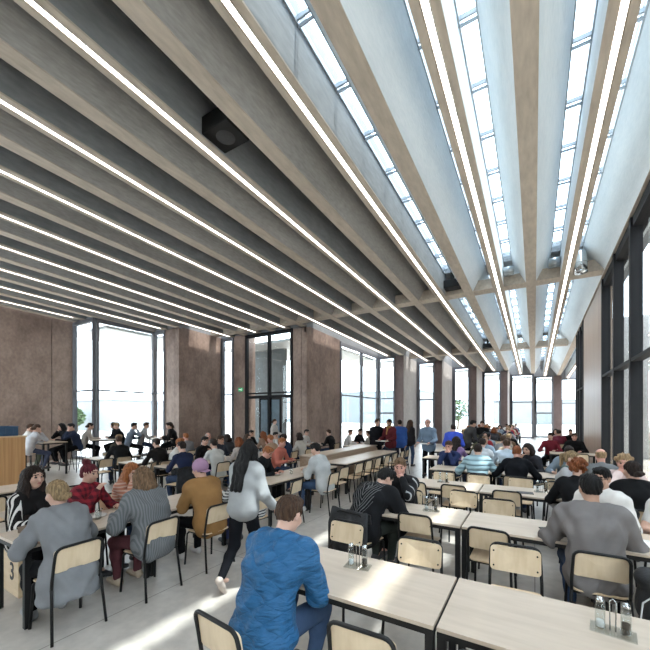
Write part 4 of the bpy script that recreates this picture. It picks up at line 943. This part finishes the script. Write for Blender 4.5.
person(-1.75, 15.15, 175, 'man in black standing behind the stooping man', ('standblack', (0.0077, 0.0077, 0.0088)), BLK, 'short', 'dark', 'fair', 1, pose='stand', lean=6, hands='tray', sc=.97)
person(-10.15, 12.45, -80, 'woman with gathered brown hair standing by the glazed entrance', ('whiteblouse', (.52, .50, .48)), BLK, 'bun', 'brown', 'fair', 2, pose='stand', lean=4, hands='tray', fem=True)
# fourth row
SEAT4 = [(-1.72, 8.88, 172, 'man in navy top hands to his mouth at the aisle end of the fourth row', ('navy4', (.02, .03, .08)), 'short', 'brown', 'rosy', 'both', 20, {}),
         (-.98, 7.62, 4, 'person in teal padded jacket, back turned', ('teal', (.18, .27, .30)), 'short', 'dark', 'fair', 'wide', 16, dict(topmat=pattern('teal_puffer', (.10, .17, .20), (.30, .42, .46), freq=34, kind='puffer', rough=.4), hood=True, loose=.045)),
         (-.30, 7.60, -3, 'man in black sweater with auburn hair, back turned in the fourth row', ('black4', (0.0066, 0.0072, 0.0094)), 'short', 'auburn', 'rosy', 'wide', 18, dict(loose=.035)),
         (-.02, 8.95, 150, 'person with dark hair and dark scarf facing the auburn-haired man', ('dark4', (.025, .025, .03)), 'bob', 'dark', 'fair', 'eat', 20, {}),
         (.60, 8.92, 182, 'man in grey-blue shirt looking down with dark hair', ('greyblue', (.20, .25, .30)), 'short', 'dark', 'tan', 'wide', 24, dict(loose=.035)),
         (1.0, 7.58, 2, 'person with close-cropped fair hair in grey top, back turned', ('greytop4', (.16, .165, .17)), 'bald', 'sandy', 'rosy', 'table', 14, {}),
         (-1.14, 9.55, -5, 'man in pale grey shirt with dark hair behind the teal jacket', ('palegrey5', (.46, .48, .50)), 'short', 'dark', 'fair', 'table', 16, {}),
         (-.56, 9.50, 8, 'man in light blue shirt with brown hair behind the black sweater', ('ltblue5', (.38, .44, .50)), 'short', 'brown', 'rosy', 'table', 16, {})]
for x, y, f, l, tp, hr, hc, sk, hd, ln, kw in SEAT4:
    person(x, y, f, l, tp, JEAN2, hr, hc, sk, 1, lean=ln, hands=hd, pitch=ln+2, **kw); chair(x, y-.02*math.cos(R(f)), f, 'chair under the '+' '.join(l.split()[:9]))
for x, y, f, l in ((-1.55, 7.58, 2, 'empty chair beside the teal padded jacket, at the aisle'), (.36, 7.66, -3, 'empty chair between the black sweater and the grey top'), (-1.0, 8.98, 180, 'empty chair across from the teal jacket')): chair(x, y, f, l)
person(1.12, 14.0, 178, 'man with red face in black top by the board panel', ('black_far', (0.0077, 0.0072, 0.0077)), BLK, 'short', 'brown', 'rosy', 1, lean=14, hands='table', pitch=10, loose=.04)
chair(1.12, 14.02, 180, 'chair under the man in black by the board panel'); chair(1.15, 12.72, 2, 'empty chair with its pale back to the camera by the board panel')
# high tables by the corner window
hightable(-13.75, 5.2, 3, 'high birch table of four leaning diners near the brown wall'); hightable(-13.6, 6.95, 153, 'high table before the corner window'); hightable(-12.25, 8.3, 153, 'high table under the corner of the pale pier')
HT = [(-13.25, 4.62, -5, 'person in pale grey shirt leaning left over the high table', ('htgrey', (.42, .43, .46)), (.05, .06, .10), 'bun', 'brown', 'face'), (-13.85, 4.66, -12, 'man in white shirt leaning over the high table', ('htwhite', (.62, .61, .59)), (.06, .07, .05), 'short', 'brown', 'both'),
      (-14.05, 5.92, 175, 'person in black at the far side of the high table', ('htblack', (0.0083, 0.0083, 0.0099)), BLK, 'bob', 'black', 'face'), (-13.35, 5.92, 170, 'man in dark navy suit on a high stool', ('htnavy', (.02, .028, .055)), BLK, 'short', 'black', 'both'),
      (-13.85, 6.42, -27, 'woman in beige cardigan with tied hair at the window table', ('htbeige', (.42, .38, .34)), BLK, 'bun', 'dark', 'table'), (-14.0, 7.65, 160, 'woman with dark bob in black by the window', ('htblk2', (0.0110, 0.0110, 0.0121)), BLK, 'bob', 'dark', 'table'), (-13.35, 7.42, 150, 'fair-haired man in black jacket before the corner window', ('htblk3', (0.0088, 0.0094, 0.0110)), BLK, 'short', 'sandy', 'table'),
      (-12.95, 7.98, -30, 'person in pale scarf at the right edge of the corner window', ('htpale', (.35, .34, .34)), JEAN2, 'short', 'brown', 'table'), (-12.72, 7.36, -27, 'man in grey-blue jumper before the corner window', ('htgb', (.15, .18, .23)), BLK, 'short', 'dark', 'face'),
      (-12.35, 8.95, 150, 'woman in dark jacket below the end of the corner window', ('htdk', (.03, .028, .03)), BLK, 'bob', 'brown', 'table'), (-11.70, 8.45, 150, 'man in black jacket by the pale pier, far side of high table', ('htdk2', (0.0077, 0.0077, 0.0088)), BLK, 'short', 'dark', 'table')]
for x, y, f, l, tp, lg, hr, hc, hd in HT:
    person(x, y, f, l, tp, lg, hr, hc, 'fair', 2, pose='stool', seat=.76, lean=16, hands=hd, pitch=14); stool(x, y, 20, 'bar stool under the '+' '.join(l.split()[:10]))
# middle rows of the left block
LR = [(-7.3, 5.6, 90, 'of the man in white with reddish hair'), (-7.3, 6.81, 90, 'behind the man in white with reddish hair'), (-7.3, 8.4, 90, 'third in the row of the man in white'), (-7.3, 9.61, 90, 'farthest in the row of the man in white'),
      (-7.35, 2.2, 90, 'at the wooden counter, partly behind the dark-haired woman'), (-8.7, 5.55, 90, 'with a chair at its near corner, left of the man in white'), (-10.4, 5.55, 90, 'behind the burgundy topknot'), (-10.2, 7.6, 90, 'below the corner window, second behind the burgundy topknot'), (-8.9, 8.0, 90, 'before the broad brown wall'), (-9.0, 10.2, 90, 'close to the broad brown wall'), (-6.0, 12.6, 90, 'by the tall windows, nearer one'), (-6.0, 14.2, 90, 'by the tall windows, middle one'), (-6.0, 16.0, 90, 'by the tall windows, farther one'), (-7.6, 12.2, 90, 'in front of the glazed entrance')]
for x, y, r_, w in LR: table(x, y, r_, 'birch table '+w)
MIDS = [(-6.70, 5.35, 100, 'x'),]
MID = [(-7.93, 5.75, -62, 'man in white top with reddish fair hair facing the camera', ('white_mid', (.66, .65, .62)), 'short', 'ginger', 'rosy', 'clasp'),
       (-6.62, 5.10, 88, 'man in navy top with dark hair, back turned', ('navy_mid', (.018, .025, .06)), 'short', 'dark', 'fair', 'table'),
       (-6.62, 6.0, 84, 'person in white top beyond the man in navy', ('white_mid2', (.52, .52, .50)), 'short', 'dark', 'fair', 'eat'),
       (-7.95, 6.6, -85, 'person in black beside the man in white', ('black_mid', (0.0099, 0.0099, 0.0110)), 'short', 'black', 'fair', 'table'), (-7.95, 7.15, -80, 'person in dark navy second beyond the man in white', ('navy_mid2', (.03, .035, .05)), 'short', 'brown', 'tan', 'face'),
       (-6.65, 6.9, 92, 'person with auburn hair in pale top beyond the man in navy', ('pale_mid', (.42, .38, .35)), 'bob', 'auburn', 'fair', 'table'), (-6.65, 8.2, 88, 'person with ginger hair in tan top', ('tan_mid', (.40, .28, .20)), 'short', 'ginger', 'rosy', 'eat'),
       (-7.95, 8.3, -92, 'person with brown bob in wine top', ('wine_mid', (.14, .03, .04)), 'bob', 'brown', 'fair', 'table'), (-6.65, 8.9, 95, 'person in dark blue jacket below the narrow brown pier', ('dblue_mid', (.025, .04, .08)), 'short', 'dark', 'fair', 'table'),
       (-7.95, 9.7, -95, 'man in white shirt leaning over below the glazed entrance', ('white_mid3', (.60, .59, .57)), 'short', 'black', 'fair', 'both'), (-6.65, 9.7, 90, 'person in pale jumper below the glazed entrance', ('pale_mid2', (.50, .48, .44)), 'bob', 'dark', 'fair', 'table'),
       (-9.82, 5.45, 80, 'person in black with short hair, back to the corner window table', ('bk_l', (0.0099, 0.0099, 0.0110)), 'short', 'brown', 'fair', 'table'), (-10.98, 5.9, -70, 'person in dark olive leaning forward below the corner window', ('ol_l', (.05, .048, .04)), 'short', 'sandy', 'rosy', 'clasp'),
       (-8.05, 5.45, 92, 'person with brown hair in black by the table corner', ('bk_l2', (0.0121, 0.0110, 0.0110)), 'short', 'dark', 'fair', 'table'), (-9.62, 7.5, 85, 'person in grey with reddish hair before the brown wall', ('gr_l', (.18, .18, .19)), 'short', 'ginger', 'rosy', 'table'),
       (-8.25, 8.0, 88, 'woman with dark bob in charcoal before the brown wall', ('ch_l', (.04, .04, .045)), 'bob', 'dark', 'fair', 'table'), (-9.55, 8.1, -85, 'bald man in pale jumper by the broad brown wall', ('pl_l', (.36, .35, .34)), 'bald', 'grey', 'rosy', 'table'),
       (-8.4, 9.9, 92, 'woman with auburn hair close to the brown wall', ('au_l', (.22, .14, .10)), 'long', 'auburn', 'fair', 'eat'), (-9.65, 10.3, -88, 'person in black close to the brown wall', ('bk_l3', (0.0099, 0.0099, 0.0110)), 'short', 'black', 'tan', 'table'),
       (-5.92, 6.5, 78, 'person in pale checked shirt behind the man in grey sweatshirt', ('pc', (.50, .50, .49)), 'short', 'black', 'tan', 'table'), (-5.72, 7.15, -80, 'person in coral top behind the man in black sweater', ('coral', (.50, .16, .12)), 'short', 'ginger', 'rosy', 'table'),
       (-5.35, 12.5, 88, 'person in stone sweater in profile before the broad pier', ('stone', (.38, .35, .31)), 'short', 'brown', 'fair', 'clasp'), (-6.65, 12.9, -60, 'man in white shirt facing the camera before the broad pier', ('wh_w', (.60, .58, .57)), 'short', 'brown', 'rosy', 'table'), (-6.65, 13.9, -100, 'person in black by the first tall window', ('bk_w', (0.0099, 0.0099, 0.0121)), 'short', 'dark', 'fair', 'face'), (-5.35, 14.2, 90, 'person in dark navy by the first tall window, back turned', ('nv_w', (.025, .03, .05)), 'bob', 'dark', 'fair', 'table'),
       (-8.2, 12.0, -85, 'person in white at the table before the glazed entrance', ('wh_e', (.55, .54, .52)), 'short', 'black', 'fair', 'table'), (-7.0, 12.3, 88, 'person in black at the table before the glazed entrance', ('bk_e', (0.0110, 0.0110, 0.0121)), 'short', 'brown', 'fair', 'table')]
for x, y, f, l, tp, hr, hc, sk, hd in MID:
    person(x, y, f, l, tp, JEAN2, hr, hc, sk, 2 if y > 7.3 or x < -9 else 1, lean=16, hands=hd, pitch=14, fem=hr in ('bob', 'long')); chair(x, y, f, 'chair under the '+' '.join(l.split()[:11]))
for x, y, f, l in ((-8.05, 5.0, 128, 'empty chair at the corner of the table left of the man in white'), (-9.72, 4.85, 100, 'empty chair with its back to the topknot, by the table behind her'), (-6.55, 2.75, 88, 'empty chair beyond the fair bun, beside the wooden counter'), (-6.6, 1.75, 92, 'empty chair half hidden behind the dark-haired woman'),
                   (-6.62, 4.9, 92, 'empty chair hung with a dark coat behind the walking woman'), (-6.6, 7.5, 92, 'empty chair left of the man in black sweater'), (-9.7, 6.2, 90, 'empty chair between two tables below the corner window'), (-7.98, 9.05, -90, 'empty chair in the row below the narrow pier'), (-5.35, 15.6, 90, 'empty chair at the farther table by the tall windows'), (-6.62, 15.9, -90, 'empty chair against the tall windows')): chair(x, y, f, l)
# ---------------------------------------------------------------- far rows
rnd = random.Random(11)
TOPS = [('black', (0.0088, 0.0088, 0.0099)), ('navy', (.02, .03, .07)), ('white', (.58, .57, .55)), ('grey', (.22, .22, .23)), ('beige', (.40, .32, .24)), ('wine', (.15, .03, .04)), ('olive', (.09, .09, .05)), ('pale blue', (.30, .38, .46)), ('brown', (.13, .08, .05)), ('mauve', (.22, .14, .28)), ('red', (.35, .04, .05)), ('charcoal', (.05, .05, .055))]
HS = [('short', 'short'), ('bob', 'bobbed'), ('long', 'long'), ('short', 'cropped'), ('bun', 'tied-back')]
HCN = ['black', 'dark', 'brown', 'auburn', 'light', 'blond', 'ginger']
used = set()
combos = [(a, b, c) for a in range(len(TOPS)) for b in range(len(HS)) for c in range(len(HCN))]; rnd.shuffle(combos)
far = []
for i, (y0, ts) in enumerate(rowsfar[1:]):
    for x, k in ts:
        for sx in (-.3, .3):
            for near in (1, 0): far.append((x+sx, y0-.24 if near else y0+.94, 0 if near else 180, WHO[i+4], near, k))
skip = lambda x, y: any((x-a)**2+(y-b)**2 < .36 for a, b in ((-1.05, 9.55), (-.62, 9.5), (-2.05, 10.9), (-2.06, 13.15), (-1.75, 15.15), (-2.86, 11.2), (-2.9, 10.8)))
cnt = 0
for x, y, f, w, near, k in far:
    if skip(x, y) or (x < -2.2 and y < 12): continue
    seated = rnd.random() < (.62 if y < 15 else .70)
    side = 'near' if near else 'far'
    if seated:
        a, b, c = combos[cnt]; cnt += 1
        l = 'diner in %s top with %s %s hair, %s side of the %s row' % (TOPS[a][0], HS[b][1], {'dark': 'dark brown', 'light': 'light brown'}.get(HCN[c], HCN[c]), side, w)
        person(x, y, f+rnd.uniform(-14, 14), l, ('far_'+TOPS[a][0].replace(' ', '_'), TOPS[a][1]), [JEAN, JEAN2, BLK][cnt % 3], HS[b][0], HCN[c], ['fair', 'rosy', 'tan', 'pale'][cnt % 4], 2, lean=rnd.uniform(8, 24), hands=rnd.choice(['table', 'table', 'clasp', 'face', 'eat', 'both']), pitch=rnd.uniform(0, 26), yaw=rnd.uniform(-25, 25), fem=HS[b][0] in ('bob', 'long', 'bun'), sc=rnd.uniform(.93, 1.04))
        chair(x, y, f, 'chair under the '+l[:l.index(' hair')]+' hair')
    else:
        chair(x, y+(.1 if near else -.1)*.8, f+rnd.uniform(-6, 6), 'empty chair on the %s side of the %s row of the hall' % (side, w), 'empty chairs, %s side of the %s row' % (side, w))
for x, y, f, l, tp, hr, hc in ((.85, 16.7, 5, 'person in wine top, back turned, by the board panel', ('wine', (.16, .03, .05)), 'short', 'dark'), (1.3, 18.0, 182, 'person in black facing the camera farther along the board panel', ('blackf', (0.0088, 0.0088, 0.0099)), 'short', 'dark'), (.8, 17.95, 175, 'person in pale pink top far along the board panel', ('ppink', (.45, .32, .33)), 'bob', 'dark'), (.48, 13.95, 170, 'person in dark red beside the man in black by the board panel', ('dred', (.16, .02, .03)), 'short', 'dark')):
    person(x, y, f, l, tp, BLK, hr, hc, 'fair', 2, lean=14, hands='table', pitch=12); chair(x, y, f, 'chair under the '+' '.join(l.split()[:11]))
# ---------------------------------------------------------------- small things on the tables
TZ = .741
caddy(-1.19, 2.50, TZ, 8, 'in front of the blue-jacketed man'); caddy(.37, 2.46, TZ, -8, 'at the near corner of the front table'); caddy(-1.10, 4.42, TZ, 10, 'between the two dark-jacketed men and the joint'); caddy(-1.38, 6.40, TZ, 6, 'on the third row behind the chin-resting man')
caddy(.1, 6.36, TZ, 10, 'beside the fair ponytail')
simple('notebook', 'thin dark notebook lying on the third row', 'notebook', MB().box(-.11, -.075, 0, .11, .075, .008), mat('notebook_cover', (.05, .05, .055), .6), (-.12, 6.16, TZ), 6, bevel=.002)
simple('smartphone', 'black phone on the table left of the man in grey sweater', 'phone', MB().box(-.038, -.078, 0, .038, .078, .009), M_BLACK, (.10, 4.28, TZ), 20, bevel=.004)
glass_of(.26, 4.46, TZ, 'half hidden by the grey sweater'); glass_of(.84, 4.40, TZ, 'before the man in pale T-shirt'); plate_of(.88, 4.25, TZ, 'before the man in pale T-shirt')
simple('meal_box', 'brown lidded meal box before the woman with striped sleeves', 'box', MB().box(-.11, -.085, 0, .11, .085, .05).box(-.115, -.09, .05, .115, .09, .06), mat('meal_card', (.17, .13, .10), .8), (-4.38, 1.56, TZ), 15, bevel=.003)
simple('meal_carton', 'small black meal carton between the topknot and the knit sweater', 'carton', MB().box(-.07, -.05, 0, .07, .05, .085), M_BLACK, (-4.30, 2.66, TZ), 25, bevel=.004)
plate_of(-4.12, 2.62, TZ, 'beside the chunky knit sweater'); plate_of(-4.40, 2.15, TZ, 'before the woman in checked shirt'); plate_of(-4.42, 5.5, TZ, 'before the man in black sweater'); plate_of(-4.02, 6.0, TZ, 'before the man in light grey sweatshirt')
glass_of(-4.28, 2.12, TZ, 'near the topknot'); glass_of(-4.20, 5.72, TZ, 'between the man in black sweater and the profile'); glass_of(-4.35, 3.0, TZ, 'before the woman in rust top')
glass_of(-4.1, 7.0, TZ, 'on the bright row past the light grey sweatshirt')
# jackets and bags
def draped(x, y, rz, label, m):
    g = []
    for i in range(9):
        u = i/8; row = []
        for j in range(15):
            v = j/14*2-1; wv = .014*math.sin(9*u+5*v)+.010*math.sin(15*v)
            if u < .55: z = .30+u/.55*.52; yy = -.285-.03*(1-u/.55)+wv
            else: z = .825-(u-.55)*.30; yy = -.20+.05*(u-.55)+wv*.4
            if .42 < u < .62: z = .82+.012*math.cos(7*v)
            if .42 < u < .62: yy = -.285+(u-.42)/.2*.085
            row.append((v*(.25+.03*(1-u)), yy, z))
        g.append(row)
    return simple('jacket', label, 'jacket', MB().sheet(g, .014, (0, 1, .3)), m, (x, y, 0), rz, smooth=True)
draped(-1.79, 3.88, -12, 'black jacket hung over the chair of the bent track-top man', mat('jacket_black', (0.0094, 0.0099, 0.0116), .6, .3, 12, .5, 40))
draped(-6.62, 4.9, 92, 'dark coat hung over the chair behind the walking woman', mat('coat_dark', (.03, .032, .036), .8, .3, 12, .4, 60))
def backpack(x, y, z, rz, label, piping=True):
    P = [('e', (0, 0, .24), (.16, .10, .25), None, .02), ('e', (0, -.08, .17), (.12, .06, .13), None, .02), ('c', (-.10, -.02, .42), (.10, -.02, .42), .07, .07, .04)]
    o = link('backpack', field_mesh('backpack', P, .013, [mat('bag_black', (0.0077, 0.0077, 0.0088), .55, .2, 20, .4, 120)], .003, 4)); o.location = (x, y, z); o.rotation_euler = (0, 0, R(rz)); tag(o, label, 'backpack')
    if piping:
        m = mat('piping', (.55, .55, .56), .5)
        MB().tube([(-.115, -.095, .05), (-.13, -.10, .15), (-.12, -.108, .26), (-.06, -.112, .33), (.03, -.115, .34), (.10, -.108, .29), (.13, -.10, .18)], .006, 5).build('piping', m, o, True)
        MB().tube([(.03, -.145, .10), (.0, -.15, .17), (.05, -.145, .22), (.02, -.13, .28)], .006, 5).build('piping', m, o, True)
    MB().tube([(-.08, .09, .42), (-.10, .125, .30), (-.09, .11, .10)], .016, 6).build('strap', M_BLACK, o, True); MB().tube([(.08, .09, .42), (.10, .125, .30), (.09, .11, .10)], .016, 6).build('strap', M_BLACK, o, True)
backpack(.80, 3.40, .33, -8, 'black backpack with pale piping hung behind the grey-sweatered man')
backpack(.86, 5.25, .38, 170, 'plain black bag hung on the chair beside the cream top', False)
